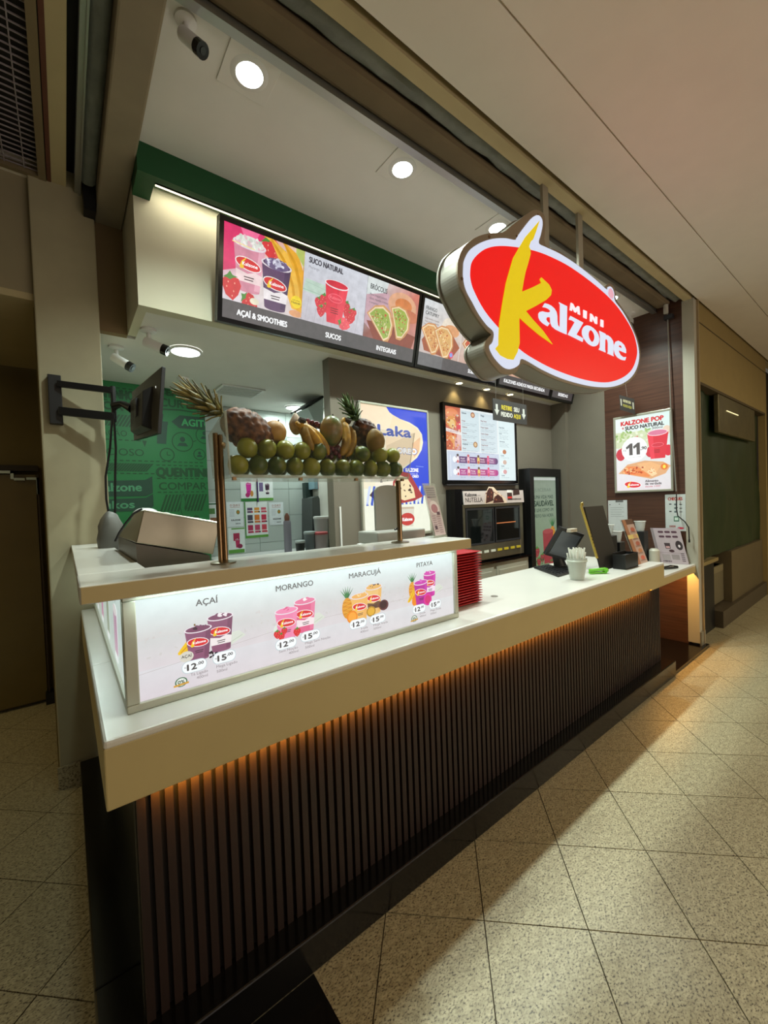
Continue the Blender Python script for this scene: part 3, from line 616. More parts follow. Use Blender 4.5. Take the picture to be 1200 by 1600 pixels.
OO=[(0.301,0.034),(0.352,0.039),(0.413,0.030),(0.455,0.010),(0.471,-0.019),(0.458,-0.051),(0.426,-0.075),(0.376,-0.088),(0.316,-0.086),(0.270,-0.071),(0.236,-0.050),(0.229,-0.023),(0.245,0.005),(0.272,0.024)]
OI=[(0.342,0.011),(0.372,0.006),(0.392,-0.013),(0.391,-0.036),(0.365,-0.062),(0.338,-0.056),(0.318,-0.037),(0.318,-0.012)]
EN=[(0.476,0.038),(0.570,0.038),(0.573,0.031),(0.606,0.036),(0.653,0.029),(0.687,0.012),(0.694,-0.015),(0.685,-0.087),(0.695,-0.095),(0.592,-0.094),(0.603,-0.085),(0.607,-0.017),(0.598,0.002),(0.575,0.006),(0.561,-0.009),(0.555,-0.073),(0.563,-0.093),(0.462,-0.093),(0.479,-0.076),(0.487,0.002)]
EE=[(0.773,0.033),(0.824,0.034),(0.875,0.023),(0.907,-0.003),(0.908,-0.032),(0.776,-0.034),(0.783,-0.048),(0.811,-0.066),(0.855,-0.072),(0.908,-0.061),(0.887,-0.090),(0.824,-0.097),(0.759,-0.092),(0.717,-0.075),(0.699,-0.044),(0.705,-0.012),(0.733,0.018)]
EI=[(0.789,0.003),(0.818,0.003),(0.827,-0.011),(0.779,-0.010)]
EM_=[(0.091,0.128),(0.118,0.128),(0.146,0.107),(0.178,0.130),(0.200,0.131),(0.208,0.080),(0.178,0.080),(0.174,0.100),(0.153,0.081),(0.134,0.081),(0.108,0.100),(0.102,0.079),(0.075,0.078)]
I1=[(0.254,0.125),(0.301,0.127),(0.295,0.076),(0.251,0.076)]
NN=[(0.348,0.125),(0.375,0.126),(0.420,0.101),(0.421,0.124),(0.449,0.126),(0.446,0.077),(0.418,0.074),(0.374,0.101),(0.372,0.075),(0.342,0.072)]
I2=[(0.500,0.123),(0.542,0.125),(0.539,0.076),(0.494,0.075)]
RM=[(0.636,0.339),(0.648,0.374),(0.680,0.392),(0.711,0.383),(0.730,0.356),(0.707,0.322),(0.666,0.320)]
# ---------------------------------------------------------------- hanging sign
sg = empty('hanging_sign', (2.5, 1.40, 2.75), 'big red oval illuminated shop sign with yellow letter K hanging over the counter', 'sign')
def W3(y, sc=1.0): return lambda p: (2.5+p[0]*sc, y, 2.75+p[1]*sc)
def smooth(p, n=4):
    out = []; N_ = len(p)
    for i in range(N_):
        a, b, c, d = p[i-1], p[i], p[(i+1) % N_], p[(i+2) % N_]
        for k in range(n):
            t = k/n; out.append(tuple(.5*(2*b[j]+(c[j]-a[j])*t+(2*a[j]-5*b[j]+4*c[j]-d[j])*t*t+(3*b[j]-a[j]-3*c[j]+d[j])*t**3) for j in (0, 1)))
    return out
FRAME = smooth(FRAME, 3); WHITE = smooth(WHITE); RED = smooth(RED); OO = smooth(OO, 3); OI = smooth(OI, 3)
def plate(name, pts, y0, y1, m, **k): return MB().prism(pts, W3(y0), W3(y1)).build(name, m, sg, **k)
SIDE = mat('sign_side_metal', '#9a968a', .35, .35)
plate('casing', FRAME, 1.336, 1.445, SIDE)
MB().prism(FRAME, W3(1.445, 1.012), W3(1.456, 1.012)).build('rear_flange', SIDE, sg)
plate('front_rim', FRAME, 1.326, 1.336, TAUPE)
EM = lambda n, c, s=1.0: mat(n, '#0a0a0a', .4, emit=c, es=s)
plate('white_border', WHITE, 1.321, 1.3265, EM('sign_white', '#d6dcef', 1.0), )
plate('red_oval', RED, 1.3185, 1.3215, EM('sign_red', '#ee0006', 1.0))
plate('letter_k', KEI, 1.315, 1.3188, EM('sign_yellow', '#e2c203', 1.0))
LW = EM('sign_letter_white', '#dfe6f6', 1.0); OUTL = EM('sign_letter_edge', '#fff0f4', 1.0)
for nm, pts in (('joined_letters', AL), ('letter_z', ZED), ('letter_o', OO), ('letter_n', EN), ('letter_e', EE), ('small_letter_m', EM_), ('small_letter_i', I1), ('small_letter_n', NN), ('small_letter_i', I2)):
    plate(nm, pts, 1.3150, 1.3187, OUTL if nm.startswith('small') else LW)
for nm, pts in (('letter_hole', OI), ('letter_hole', EI)): plate(nm, pts, 1.3142, 1.3152, MATS['sign_red'])
plate('trademark_letter', RM, 1.3195, 1.3217, EM('sign_pink', '#e7a9b8', 1.0))
HM = mat('hanger_metal', '#a09a88', .45, .3)
for px, py in ((847, 292), (900, 337)):
    a = atZ(px, py, CZ)
    BX('hanger_bar', HM, a.x-.032, a.x+.032, 1.425, 1.443, 3.02, CZ+.0, sg)
for x, z in ((-.25, .555), (-.47, .35), (-.72, .255), (-.945, -.03), (-.52, -.385), (-.25, -.345), (.35, -.352), (.9, -.255), (1.19, .03), (.3, .39)):
    MB().tube([(2.5+x*.992, 1.327, 2.75+z*.985), (2.5+x*.992, 1.323, 2.75+z*.985)], .008, 8).build('screw', BRASS, sg)

# ---------------------------------------------------------------- menu screens on the bulkhead
SCRM = print_mat('screen_print', 1.0, .16, .2)
VT = Vector((0, -.14, .575)); HT = VT.length; VT.normalize()
def screen(x0, x1, label):
    t = empty('menu_screen', ((x0+x1)/2, 2.6, 2.82), label, 'screen', 'wide menu screens on the bulkhead')
    o = Vector((x0, 2.64, 2.822)); n = Vector((1, 0, 0)).cross(VT); w = x1-x0
    def slab(name, u0, u1, v0, v1, d0, d1, m):
        pts = [o+Vector((u, 0, 0))+VT*v+n*d for d in (d0, d1) for u, v in ((u0, v0), (u1, v0), (u1, v1), (u0, v1))]
        return MB().hexa(pts).build(name, m, t)
    slab('casing', 0, w, 0, HT, -.05, -.002, BLACK)
    fr = .028
    for a in ((0, w, 0, fr), (0, w, HT-fr, HT), (0, fr, fr, HT-fr), (w-fr, w, fr, HT-fr)): slab('bezel', *a, -.002, .006, BLACKG)
    BX('wall_bracket', DGREY, x0+.2, x0+.3, 2.60, 2.76, 3.0, 3.3, t); BX('wall_bracket', DGREY, x1-.3, x1-.2, 2.60, 2.76, 3.0, 3.3, t)
    return t, Print(o+n*.0005, (1, 0, 0), VT), w
t, P, w = screen(.795, 2.435, 'wide menu screen at the left showing smoothie cups, red juice and broccoli wraps')
a, b, c, d, e, f_ = .028, .56, 1.085, w-.028, .135, HT-.028
# panel 1
P.clip = (a, e, d, f_)
P.grad(a, e, b-a, f_-e, ['#e3dce4', '#d9cbc9', '#e8d2b8', '#e0307c'])
P.poly([(a, e+.16), (a, f_), (a+.30, f_), (a+.12, f_-.10), (a+.10, e+.20)], '#e02c6c'); P.poly([(a+.1, f_), (a+.22, f_), (a+.16, f_-.12)], '#f06c9a')
d_berry(P, a+.30, f_-.06, .13, '#d9333c', 30); d_berry(P, a+.37, f_-.10, .10, '#e2504c', -20)
d_banana(P, a+.53, f_-.40, .40, 62, '#e9a92c'); d_banana(P, a+.49, f_-.38, .38, 70, '#f0bb46'); d_banana(P, a+.56, f_-.34, .34, 50, '#dd951f')
P.poly([(a+.47, f_-.03), (b, f_-.10), (b, f_), (a+.47, f_)], '#b9c86a')
d_cup(P, a+.16, e+.085, .20, .30, '#d58aa0', '#e6a9bb', band='#f1d7d8', cream='#dfe6da'); P.ell(a+.16, e+.36, .09, .035, '#dfe3da'); P.speck(a+.09, e+.335, .14, .05, 22, ['#f4f3ee', '#c8cfc4', '#e7bcc6'], .008, .02, 4)
d_cup(P, a+.34, e+.02, .20, .30, '#5e3f66', '#4c3058', band='#efe8ea', cream='#b9b4cc'); P.ell(a+.34, e+.288, .085, .035, '#6a5a82'); P.speck(a+.27, e+.27, .13, .045, 22, ['#c9c8dc', '#e4e4f0', '#5c4a78'], .008, .02, 6)
d_berry(P, a+.05, e+.08, .13, '#d42a34', 10); d_berry(P, a+.17, e+.02, .10, '#cf2630', 60); P.ell(a+.2, e+.03, .03, .02, '#e9e2c8')
P.ell(a+.49, e+.10, .04, .04, '#f1d31c'); P.text('com whey', a+.46, e+.105, .012, '#7a5a10', .055); P.text('Nutren', a+.455, e+.088, .014, '#6a4a10', .065, .01)
P.ell(a+.49, e+.025, .05, .022, '#e3a273'); P.line([(a+.05, f_-.09), (a+.19, f_-.10)], .006, '#f7e3a0')
P.h += P.st*3
# panel 2
P.grad(b, e, c-b, f_-e, ['#c3bdc6', '#c9c5d0', '#d5d9e2', '#cfd4dd'])
for i in range(7): P.line([(b+.07*i+.03, e), (b+.07*i+.05, e+.16)], .003, '#b3adb6')
P.poly([(b+.0, e+.19), (b+.24, e+.17), (b+.22, e+.26), (b+.02, e+.27)], '#bcd3c4'); P.line([(b, e+.20), (b+.2, e+.19)], .004, '#96b8a4'); P.line([(b+.02, e+.25), (b+.2, e+.23)], .003, '#a3c4b0')
P.text('SUCO NATURAL', b+.035, f_-.055, .034, '#4b4a55', .27, .03); P.text('Morango', b+.035, f_-.09, .018, '#83828c', .08)
for x, z, s in ((.13, .14, .07), (.17, .17, .07), (.15, .09, .07), (.19, .12, .06), (.37, .13, .08), (.40, .10, .08), (.35, .17, .07), (.42, .14, .06)): d_berry(P, b+x, e+z, s, '#d32038', x*200 % 60-30)
P.poly([(b+.20, e+.03), (b+.32, e+.03), (b+.36, e+.29), (b+.17, e+.29)], '#df2140'); P.poly([(b+.27, e+.03), (b+.32, e+.03), (b+.36, e+.29), (b+.29, e+.29)], '#ee3a52')
P.ell(b+.265, e+.29, .10, .028, '#f4e6ea'); P.ell(b+.265, e+.292, .092, .022, '#d8203c'); P.ell(b+.26, e+.2, .06, .03, '#ff6a80'); P.ell(b+.26, e+.2, .055, .026, '#e02c48'); P.text('Kalzone', b+.215, e+.192, .02, '#ff8090', .09)
for i in range(3): P.line([(b+.225, e+.13-i*.015), (b+.29, e+.13-i*.015)], .005, '#6a1020')
d_berry(P, b+.35, e+.045, .09, '#ee5060', 80)
# panel 3
P.grad(c, e, d-c, f_-e, ['#8a4a44', '#c98d86', '#d98270', '#d7e2e4'])
P.poly([(c, f_-.2), (c, f_), (c+.2, f_), (c+.14, f_-.2)], '#dbe3e2'); P.poly([(c, e+.1), (c, e+.3), (c+.2, e+.36), (c+.3, e+.25), (c+.15, e)], '#c9a4b0')
P.ell(c+.36, f_-.13, .15, .10, '#e3ad8a'); P.ell(c+.37, f_-.12, .09, .05, '#d98650'); P.ell(c+.42, f_-.19, .13, .05, '#c97858')
P.poly([(c+.1, e), (c+.5, e), (c+.53, e+.10), (c+.2, e+.14), (c+.02, e+.12)], '#8c3f30')
d_kalz(P, c+.17, e+.15, .27, .22, ['#9ab04c', '#6f8f34', '#d8cf9c', '#c9503c'], -38, '#d39a62', 44, 5)
d_kalz(P, c+.36, e+.19, .25, .20, ['#a3b650', '#6c8c30', '#e0d6a2', '#c9503c'], -62, '#d39a62', 40, 6)
P.text('BRÓCOLIS', c+.03, f_-.080, .036, '#3f4347', .16, .01)
for i, t_ in enumerate(('Massa integral, brócolis,', 'ricota, requeijão cremoso', 'e temperos')): P.text(t_, c+.03, f_-.125-i*.028, .016, '#4d5156', (.17, .18, .08)[i])
P.clip = None; P.rect(a, .028, d-a, e-.028, '#514a4e')
P.text('AÇAÍ & SMOOTHIES', a+.09, .060, .034, '#f4f4f6', .34, .03); P.text('SUCOS', b+.20, .060, .034, '#f4f4f6', .13, .03); P.text('INTEGRAIS', c+.14, .060, .034, '#f4f4f6', .20, .03)
P.build('screen_picture', SCRM, t)
# screen 2
t, P, w = screen(2.445, 3.59, 'second menu screen partly hidden by the red oval sign')
d = w-.028
P.grad(a, e, d-a, f_-e, ['#c7b9b6', '#d59a7c', '#e2cfc0', '#d9dfe2'])
P.text('FRANGO', a+.03, f_-.08, .028, '#3f4347', .13, .01); P.text('CATUPIRY', a+.03, f_-.12, .028, '#3f4347', .16, .01)
for i in range(3): P.text('frango desfiado ao requeijão', a+.03, f_-.155-i*.024, .014, '#6d4a40', .17)
P.ell(a+.36, f_-.16, .12, .08, '#eadfce'); P.ell(a+.37, f_-.19, .1, .05, '#e0a070')
P.poly([(a+.02, e+.1), (a+.06, e+.02), (a+.4, e+.0), (a+.5, e+.12), (a+.4, e+.2), (a+.1, e+.2)], '#a24f30')
d_kalz(P, a+.14, e+.15, .26, .2, ['#d9a060', '#c47a3c', '#f0d29a', '#b8562c'], -45, '#cf8b50', 40, 8); d_kalz(P, a+.30, e+.15, .28, .22, ['#dfae6a', '#c47a3c', '#f2dca8', '#b8562c'], -50, '#cf8b50', 40, 9)
P.ell(a+.40, e+.04, .03, .03, '#e04868'); P.ell(a+.40, e+.04, .02, .018, '#8aa0e0')
P.rect(a+.50, e, .006, f_-e, '#e8e4e2')
d_kalz(P, a+.72, e+.16, .34, .26, ['#c9503c', '#d98a4c', '#f0cf9a'], -30, '#c98450', 40, 10); P.rect(a+.9, e, .15, f_-e, '#d8b8a8')
P.rect(a, .028, d-a, e-.028, '#514a4e'); P.rect(a, .028, .30, e-.028, '#6a686c'); P.text('SOBREMESAS', a+.66, .062, .034, '#f4f4f6', .22, .03)
P.build('screen_picture', SCRM, t)
t, P, w = screen(3.60, 4.62, 'third menu screen with a white caption strip below the oval sign'); d = w-.028
P.grad(a, e, d-a, f_-e, ['#c99a80', '#d5a890', '#e2cfc0', '#d9dfe2']); d_kalz(P, a+.3, e+.2, .36, .28, ['#c9503c', '#d98a4c', '#f0cf9a'], -30, '#c98450', 40, 12)
P.rect(a, .028, d-a, e-.028, '#3c3336'); P.text('KALZONES ASSADOS MASSA RECHEADA', a+.08, .060, .034, '#f4f4f6', .78, .03)
P.build('screen_picture', SCRM, t)
t, P, w = screen(4.63, 5.155, 'short menu screen at the right end of the bulkhead'); d = w-.028
P.grad(a, e, d-a, f_-e, ['#c99a80', '#d5a890', '#e2cfc0', '#d9dfe2']); P.rect(a, .028, d-a, e-.028, '#3c3336'); P.text('BEBIDAS', a+.14, .060, .034, '#f4f4f6', .22, .03)
P.build('screen_picture', SCRM, t)

# ---------------------------------------------------------------- ceiling fittings
LEDW = mat('led_white', '#ffffff', emit='#f2fff9', es=14)
def downlight(x, y, label, on=True, e_=125):
    t = empty('square_downlight', (x, y, CZ), label, 'ceiling light', 'square downlights in the shop ceiling')
    h = .115
    o = MB().box(x-h, x+h, y-h, y+h, CZ-.006, CZ+.0).build('trim_plate', CEIL, t, bevel=.002)
    MB().lathe([(.060, -.0125), (.066, -.013), (.085, -.006)], 28, (x, y, CZ), cap=False).build('bezel', WPL, t, smooth=True)
    MB().lathe([(.001, -.0122), (.0605, -.0122)], 28, (x, y, CZ), cap=False).build('lamp', LEDW, t)
    light('lamp_light', 'SPOT', (x, y, CZ-.03), e_, COOL, .04, parent=t, spot=radians(135), blend=.7)
for k, (x, lab) in enumerate(((.755, 'round downlight in a square plate, beside the ceiling camera, leftmost in the shop ceiling'), (1.68, 'second downlight from the left in the white shop ceiling'), (2.60, 'third downlight, half behind the top of the oval sign'), (3.53, 'downlight hidden behind the oval sign'), (4.47, 'downlight beside the right end of the oval sign'))):
    downlight(x, 1.855, lab)
WRM = mat('led_warm', '#ffffff', emit='#ffe9b0', es=12)
for x, lab in ((3.258, 'small warm spotlight, leftmost of the three under the bulkhead'), (3.705, 'small warm spotlight, middle of the three under the bulkhead'), (4.137, 'small warm spotlight, rightmost of the three under the bulkhead')):
    t = empty('small_spotlight', (x, 2.845, 2.86), lab, 'ceiling light', 'small warm spotlights under the bulkhead')
    MB().lathe([(.045, 0), (.045, -.008), (.034, -.010), (.032, -.004)], 20, (x, 2.845, 2.86), cap=False).build('bezel', WPL, t, smooth=True)
    MB().lathe([(.001, -.009), (.033, -.007)], 20, (x, 2.845, 2.86), cap=False).build('lamp', WRM, t)
    light('lamp_light', 'SPOT', (x, 2.865, 2.84), 5.0, (1.0, .74, .30), .015, parent=t, spot=radians(100), blend=.8)
KL = mat('kitchen_led', '#ffffff', emit='#f6fffb', es=4)
for x, y, e_, lab in ((.774, 3.371, 12, 'large round ceiling light near the two kitchen cameras'), (2.263, 4.609, 13, 'round kitchen ceiling light seen above the bananas')):
    t = empty('round_ceiling_light', (x, y, 2.86), lab, 'ceiling light')
    MB().lathe([(.115, 0), (.115, -.012), (.100, -.014)], 32, (x, y, 2.86), cap=False).build('bezel', WPL, t, smooth=True)
    MB().lathe([(.001, -.0135), (.101, -.0135)], 32, (x, y, 2.86), cap=False).build('diffuser', KL, t)
    light('lamp_light', 'AREA', (x, y, 2.835), e_, (.84, 1.0, .95), .18, parent=t)
def cctv(x, y, z, aim, label, s=1.0):
    t = empty('security_camera', (x, y, z), label, 'camera', 'bullet cameras on the ceilings')
    MB().lathe([(.001, 0), (.045*s, 0), (.045*s, -.012*s), (.020*s, -.022*s), (.001, -.022*s)], 20, (x, y, z), cap=False).build('mount', WPL, t, smooth=True)
    p = Vector((x, y, z-.02*s)); A = Vector(aim).normalized(); q = p+Vector((A.x*.02, A.y*.02, -.07))*s
    MB().tube([p, p+Vector((0, 0, -.03*s)), q], .013*s, 10).build('arm', WPL, t, smooth=True)
    b0 = q-A*.045*s; b1 = q+A*.085*s
    MB().tube([b0-A*.006*s, b0, b1-A*.002, b1], [.018*s, .029*s, .031*s, .030*s], 16).build('body', WPL, t, smooth=True)
    MB().tube([b1-A*.028*s, b1+A*.006*s], [.0318*s, .0318*s], 16).build('front_ring', BLACKG, t)
    MB().tube([b1+A*.004*s, b1+A*.009*s], .014*s, 12).build('lens', GLASS, t)
cctv(.474, 1.803, CZ, (.45, -.52, -.72), 'white bullet camera on the shop ceiling at the upper left', .92)
cctv(5.04, 1.90, CZ, (-.7, -.2, -.6), 'white camera on the ceiling against the brown wall', 1.2)
cctv(.49, 3.106, 2.86, (.75, -.35, -.35), 'white bullet camera beside the large round kitchen light', 1.1)
cctv(.345, 3.55, 2.86, (.7, -.35, -.5), 'white bullet camera on the kitchen ceiling behind the black monitor', 1.1)
sd = empty('smoke_detector', (.907, 4.075, 2.86), 'small round smoke detector on the kitchen ceiling', 'detector')
MB().lathe([(.001, 0), (.05, 0), (.05, -.012), (.035, -.03), (.001, -.032)], 20, (.907, 4.075, 2.86), cap=False).build('body', WPL, sd, smooth=True)
vt = empty('air_diffuser', (1.46, 4.25, 2.86), 'rectangular slatted air diffuser in the kitchen ceiling', 'vent')
MB().box(1.25, 1.68, 4.07, 4.095, 2.846, 2.86).box(1.25, 1.68, 4.405, 4.43, 2.846, 2.86).box(1.25, 1.275, 4.095, 4.405, 2.846, 2.86).box(1.655, 1.68, 4.095, 4.405, 2.846, 2.86).build('frame', WPL, vt)
BX('backing', DGREY, 1.27, 1.66, 4.09, 4.41, 2.856, 2.8595, vt)
for i in range(7): 
    y = 4.115+i*.042
    MB().hexa([(1.275, y, 2.845), (1.655, y, 2.845), (1.655, y+.020, 2.845), (1.275, y+.020, 2.845), (1.275, y+.004, 2.856), (1.655, y+.004, 2.856), (1.655, y+.022, 2.856), (1.275, y+.022, 2.856)]).build('slat', mat('vent_slat', '#d6d8d2', .5), vt)

# ---------------------------------------------------------------- television arm and monitor
ta = empty('television_wall_arm', (0, 3.15, 2.18), 'black double wall bracket bolted to the column', 'bracket')
BX('wall_plate', BLACK, -.048, .016, 3.10, 3.149, 2.19, 2.48, ta, bevel=.004)
def bar(name, a, b, w, h, m, par):
    a = Vector(a); b = Vector(b); d = (b-a).normalized(); s = d.cross(Vector((0, 0, 1))).normalized()*w; u = Vector((0, 0, 1))*h
    return MB().hexa([a-s-u, a+s-u, b+s-u, b-s-u, a-s+u, a+s+u, b+s+u, b-s+u]).build(name, m, par, bevel=.003)
bar('upper_arm', (.0, 3.09, 2.425), (.262, 2.98, 2.395), .014, .018, BLACK, ta)
bar('lower_arm', (.0, 3.09, 2.265), (.262, 2.98, 2.235), .014, .024, BLACK, ta)
MB().tube([(.262, 2.98, 2.205), (.262, 2.98, 2.42)], .014, 10).build('pivot_post', BLACK, ta)
MB().tube([(.262, 2.98, 2.30), (.30, 2.93, 2.31), (.345, 2.86, 2.27)], [.024, .018, .028], 10).build('tilt_neck', BLACK, ta, smooth=True)
mo = empty('wall_monitor', (.38, 2.7, 2.06), 'black flat monitor seen from behind on the wall arm', 'monitor')
A, B = atY(253, 572, 2.47), atY(246, 677, 2.47); C_, D_ = atY(206, 612, 2.95), atY(209, 688, 2.95)
nn = (A-B).cross(C_-B).normalized();
if nn.x > 0: nn = -nn
MB().hexa([B, D_, D_-nn*.02, B-nn*.02, A, C_, C_-nn*.02, A-nn*.02]).build('panel', BLACK, mo, bevel=.003)
ce = (A+B+C_+D_)/4
def mixp(u, v): return (B*(1-u)+D_*u)*(1-v)+(A*(1-u)+C_*u)*v
MB().hexa([mixp(.2, .08), mixp(.85, .06), mixp(.8, .12)+nn*.04, mixp(.3, .14)+nn*.045, mixp(.25, .8), mixp(.85, .85), mixp(.8, .7)+nn*.04, mixp(.3, .7)+nn*.045]).build('rear_housing', BLACK, mo, bevel=.006)
MB().box(ce.x-.05, ce.x-.02, ce.y-.02, ce.y+.06, ce.z-.05, ce.z+.05).build('mount_plate', DGREY, mo)
BX('indicator', WPL, B.x+.0, B.x+.004, 2.465, 2.47, B.z+.24, B.z+.25, mo)
for k, (pts, lab) in enumerate(((((175, 655), (172, 700), (165, 745), (166, 780), (174, 825), (180, 858)), 'black cable hanging from the wall arm along the column edge'), (((178, 655), (181, 700), (180, 745), (180, 790), (178, 835), (179, 856)), 'black cable hanging straight down behind the ledge'), (((222, 795), (208, 803), (196, 818), (186, 833), (180, 846)), 'thin black cable looping over the steel hopper'))):
    q = [atY(x, y, (2.85, 2.80, 1.775)[k]) for x, y in pts]
    tag(MB().tube(q, .006 if k < 2 else .004, 6).build('cable', BLACK, smooth=True), lab, 'cable')

# ---------------------------------------------------------------- green graphic wall print
P = Print((.1, 4.4995, 0), (1, 0, 0), (0, 0, 1)); X0 = .1
DK = '#14502c'; D2 = '#1c4a38'; LT = '#3aa562'
def gt(s, x0, z0, x1, h, c=DK, b=.03): P.text(s, x0-X0, z0, h, c, x1-x0, b)
def dash(x0, x1, z, st=.05):
    x = x0
    while x < x1-.01: P.rect(x-X0, z, min(st*.6, x1-x), .010, DK); P.h -= P.st; x += st
    P.h += P.st
def hatch(x0, x1, z0, z1, n):
    for i in range(n):
        x = x0+(x1-x0-.06)*i/n
        P.poly([(x-X0, z0), (x-X0+.018, z0), (x-X0+.078, z1), (x-X0+.06, z1)], DK); P.h -= P.st
    P.h += P.st
gt('QUENTINHO', .16, 2.705, .56, .085); dash(.12, 1.18, 2.80); gt('INTENSO', .68, 2.79, 1.08, .06)
gt('SABOR', .12, 2.60, .47, .07); dash(.12, .6, 2.68); gt('CURTA', .775, 2.68, 1.13, .078, DK, .02)
P.poly([(.77-X0, 2.655), (.95-X0, 2.665), (1.18-X0, 2.65), (1.18-X0, 2.64), (.95-X0, 2.65), (.77-X0, 2.64)], DK)
P.poly([(.873-X0, 2.535), (.95-X0, 2.605), (1.19-X0, 2.605), (1.19-X0, 2.475), (.94-X0, 2.475)], D2); gt('AGITO', .965, 2.505, 1.25, .07, LT, .02)
hatch(.12, .62, 2.45, 2.56, 16); gt('SENSAÇÃO', .14, 2.36, .49, .055, DK, 0); dash(.12, .6, 2.32)
P.poly([(.74-X0, 2.53), (.84-X0, 2.53), (.84-X0, 2.50), (.835-X0, 2.50), (.815-X0, 2.31), (.735-X0, 2.31), (.745-X0, 2.50), (.735-X0, 2.50)], D2); P.line([(.79-X0, 2.53), (.80-X0, 2.60)], .008, D2)
for x, z, r in ((.965, 2.34, .095), (1.18, 2.42, .085), (1.12, 2.22, .055)):
    P.ring(x-X0, z, r, .009, DK); P.ell(x-X0, z+r*.25, r*.26, r*.28, D2); P.poly([(x-X0-r*.55, z-r*.45), (x-X0-r*.3, z-r*.12), (x-X0+r*.3, z-r*.12), (x-X0+r*.55, z-r*.45)], D2)
P.line([(1.065-X0, 2.35), (1.095-X0, 2.36)], .008, DK)
P.ring(.82-X0, 2.205, .062, .010, DK); P.line([(.82-X0, 2.235), (.82-X0, 2.2), (.85-X0, 2.2)], .008, DK)
gt('DELICIOSO', .02+.1, 2.182, .62, .066, DK, 0)
dash(.12, 1.18, 2.13); hatch(.12, .70, 2.035, 2.11, 24); P.poly([(.61-X0, 2.33), (.65-X0, 2.33), (.63-X0, 2.27)], DK)
gt('QUENTINHO', .72, 1.99, 1.32, .085, DK, .05); dash(.72, 1.18, 2.095); dash(.72, 1.18, 1.965); dash(.12, .7, 2.01)
P.poly([(.1-X0, 1.80), (.1-X0, 1.94), (.48-X0, 1.95), (.62-X0, 1.955), (.68-X0, 1.99), (.68-X0, 1.83), (.62-X0, 1.80)], D2); gt('Kalzone', .22, 1.85, .585, .075, '#4f9a70', .02)
P.poly([(.1-X0, 1.66), (.1-X0, 1.77), (.5-X0, 1.78), (.62-X0, 1.785), (.68-X0, 1.82), (.68-X0, 1.70), (.62-X0, 1.66)], D2); gt('Sukos', .22, 1.69, .52, .07, '#4f9a70', .02)
gt('COMPARTILHE', .735, 1.86, 1.45, .072, DK, .01); dash(.72, 1.18, 1.83); hatch(.73, 1.19, 1.64, 1.81, 13); dash(.72, .73, 1.9)
P.poly([(.93-X0, 1.60), (.98-X0, 1.60), (.955-X0, 1.66), (.965-X0, 1.78), (.95-X0, 1.82), (.925-X0, 1.75), (.915-X0, 1.65)], '#1f7a42'); P.line([(.93-X0, 1.6), (.915-X0, 1.68), (.93-X0, 1.78), (.95-X0, 1.82), (.965-X0, 1.74), (.955-X0, 1.66), (1.05-X0, 1.70)], .007, DK)
gt('SABOR', .75, 1.53, 1.1, .06)
for k in range(1): pass
# keep lettering inside the panel edge
P.V = [Vector((min(v.x, 1.188), v.y, v.z)) for v in P.V]
P.V = [Vector((max(v.x, .101), v.y, v.z)) for v in P.V]
P.build('wall_graphic', print_mat('green_graphic', None, .04, .5), gw)

# ---------------------------------------------------------------- posters on the white tiled wall
def paper(name, x0, x1, y, z0, z1, label, draw, pm, cat='poster', group=None):
    t = empty(name, ((x0+x1)/2, y, z0), label, cat, group)
    BX('sheet', WPL, x0, x1, y, y+.003, z0, z1, t)
    P = Print((x0, y-.0003, z0), (1, 0, 0), (0, 0, 1)); draw(P, x1-x0, z1-z0); P.build('printed_artwork', pm, t); return t
PM = print_mat('paper_print', None, .05, .6)
def dr1(P, w, h):
    P.rect(0, 0, w, h, '#e9ecec'); P.rect(0, 0, w, h*.13, '#2f7a34'); d_cup(P, w*.5, h*.30, w*.34, h*.55, '#d42a9c', '#c63a8c', logo=False); P.ell(w*.42, h*.28, w*.14, h*.10, '#b0206c'); P.ell(w*.68, h*.34, w*.10, h*.13, '#c98a3c'); P.text('PITAYA', w*.3, h*.90, h*.05, '#7a8a80', w*.4)
def dr2(P, w, h):
    P.rect(0, 0, w, h, '#e9ecec'); P.rect(0, 0, w, h*.12, '#5f9c3c'); P.rect(w*.08, h*.42, w*.26, h*.4, '#6c5a86'); d_cup(P, w*.62, h*.3, w*.3, h*.5, '#3c2436', '#5a2c44', logo=False, band='#efe6e6')
paper('poster_pitaya', 1.685, 1.885, 4.969, 1.73, 2.01, 'small poster with a pink drink under the fruit bin, left of its pair', dr1, PM)
paper('poster_acai', 1.90, 2.095, 4.969, 1.735, 2.01, 'small poster with a dark drink under the fruit bin, right of its pair', dr2, PM)
BX('purple_pen', mat('purple', '#4a2f6c', .4), 1.887, 1.898, 4.955, 4.97, 1.72, 2.0); tag(bpy.data.objects['purple_pen'], 'thin purple strip hanging between two drink posters', 'strip')
def dr3(P, w, h):
    P.rect(0, 0, w, h, '#e6eaea'); P.rect(0, 0, w, h*.07, '#5f9c3c'); P.rect(0, 0, w*.05, h, '#4d9440')
    cs = ['#5c4468', '#d9922c', '#d2566a', '#4a4456', '#dc7a2c', '#c8304c', '#b02c58', '#c04468', '#cf4454']
    for i in range(9):
        x = w*(.12+.3*(i % 3)); z = h*(.70-.28*(i//3)); P.rect(x, z, w*.22, h*(.14 if i < 3 else .22), cs[i]); P.rect(x, z+h*.05, w*.22, h*.02, '#e9dcdc'); P.ell(x+w*.21, z+h*.02, w*.04, h*.02, '#3c2436' if i % 2 else '#d03a40')
paper('poster_juices', 1.72, 2.01, 4.969, 1.28, 1.722, 'tall poster with nine juice glasses in three rows', dr3, PM)
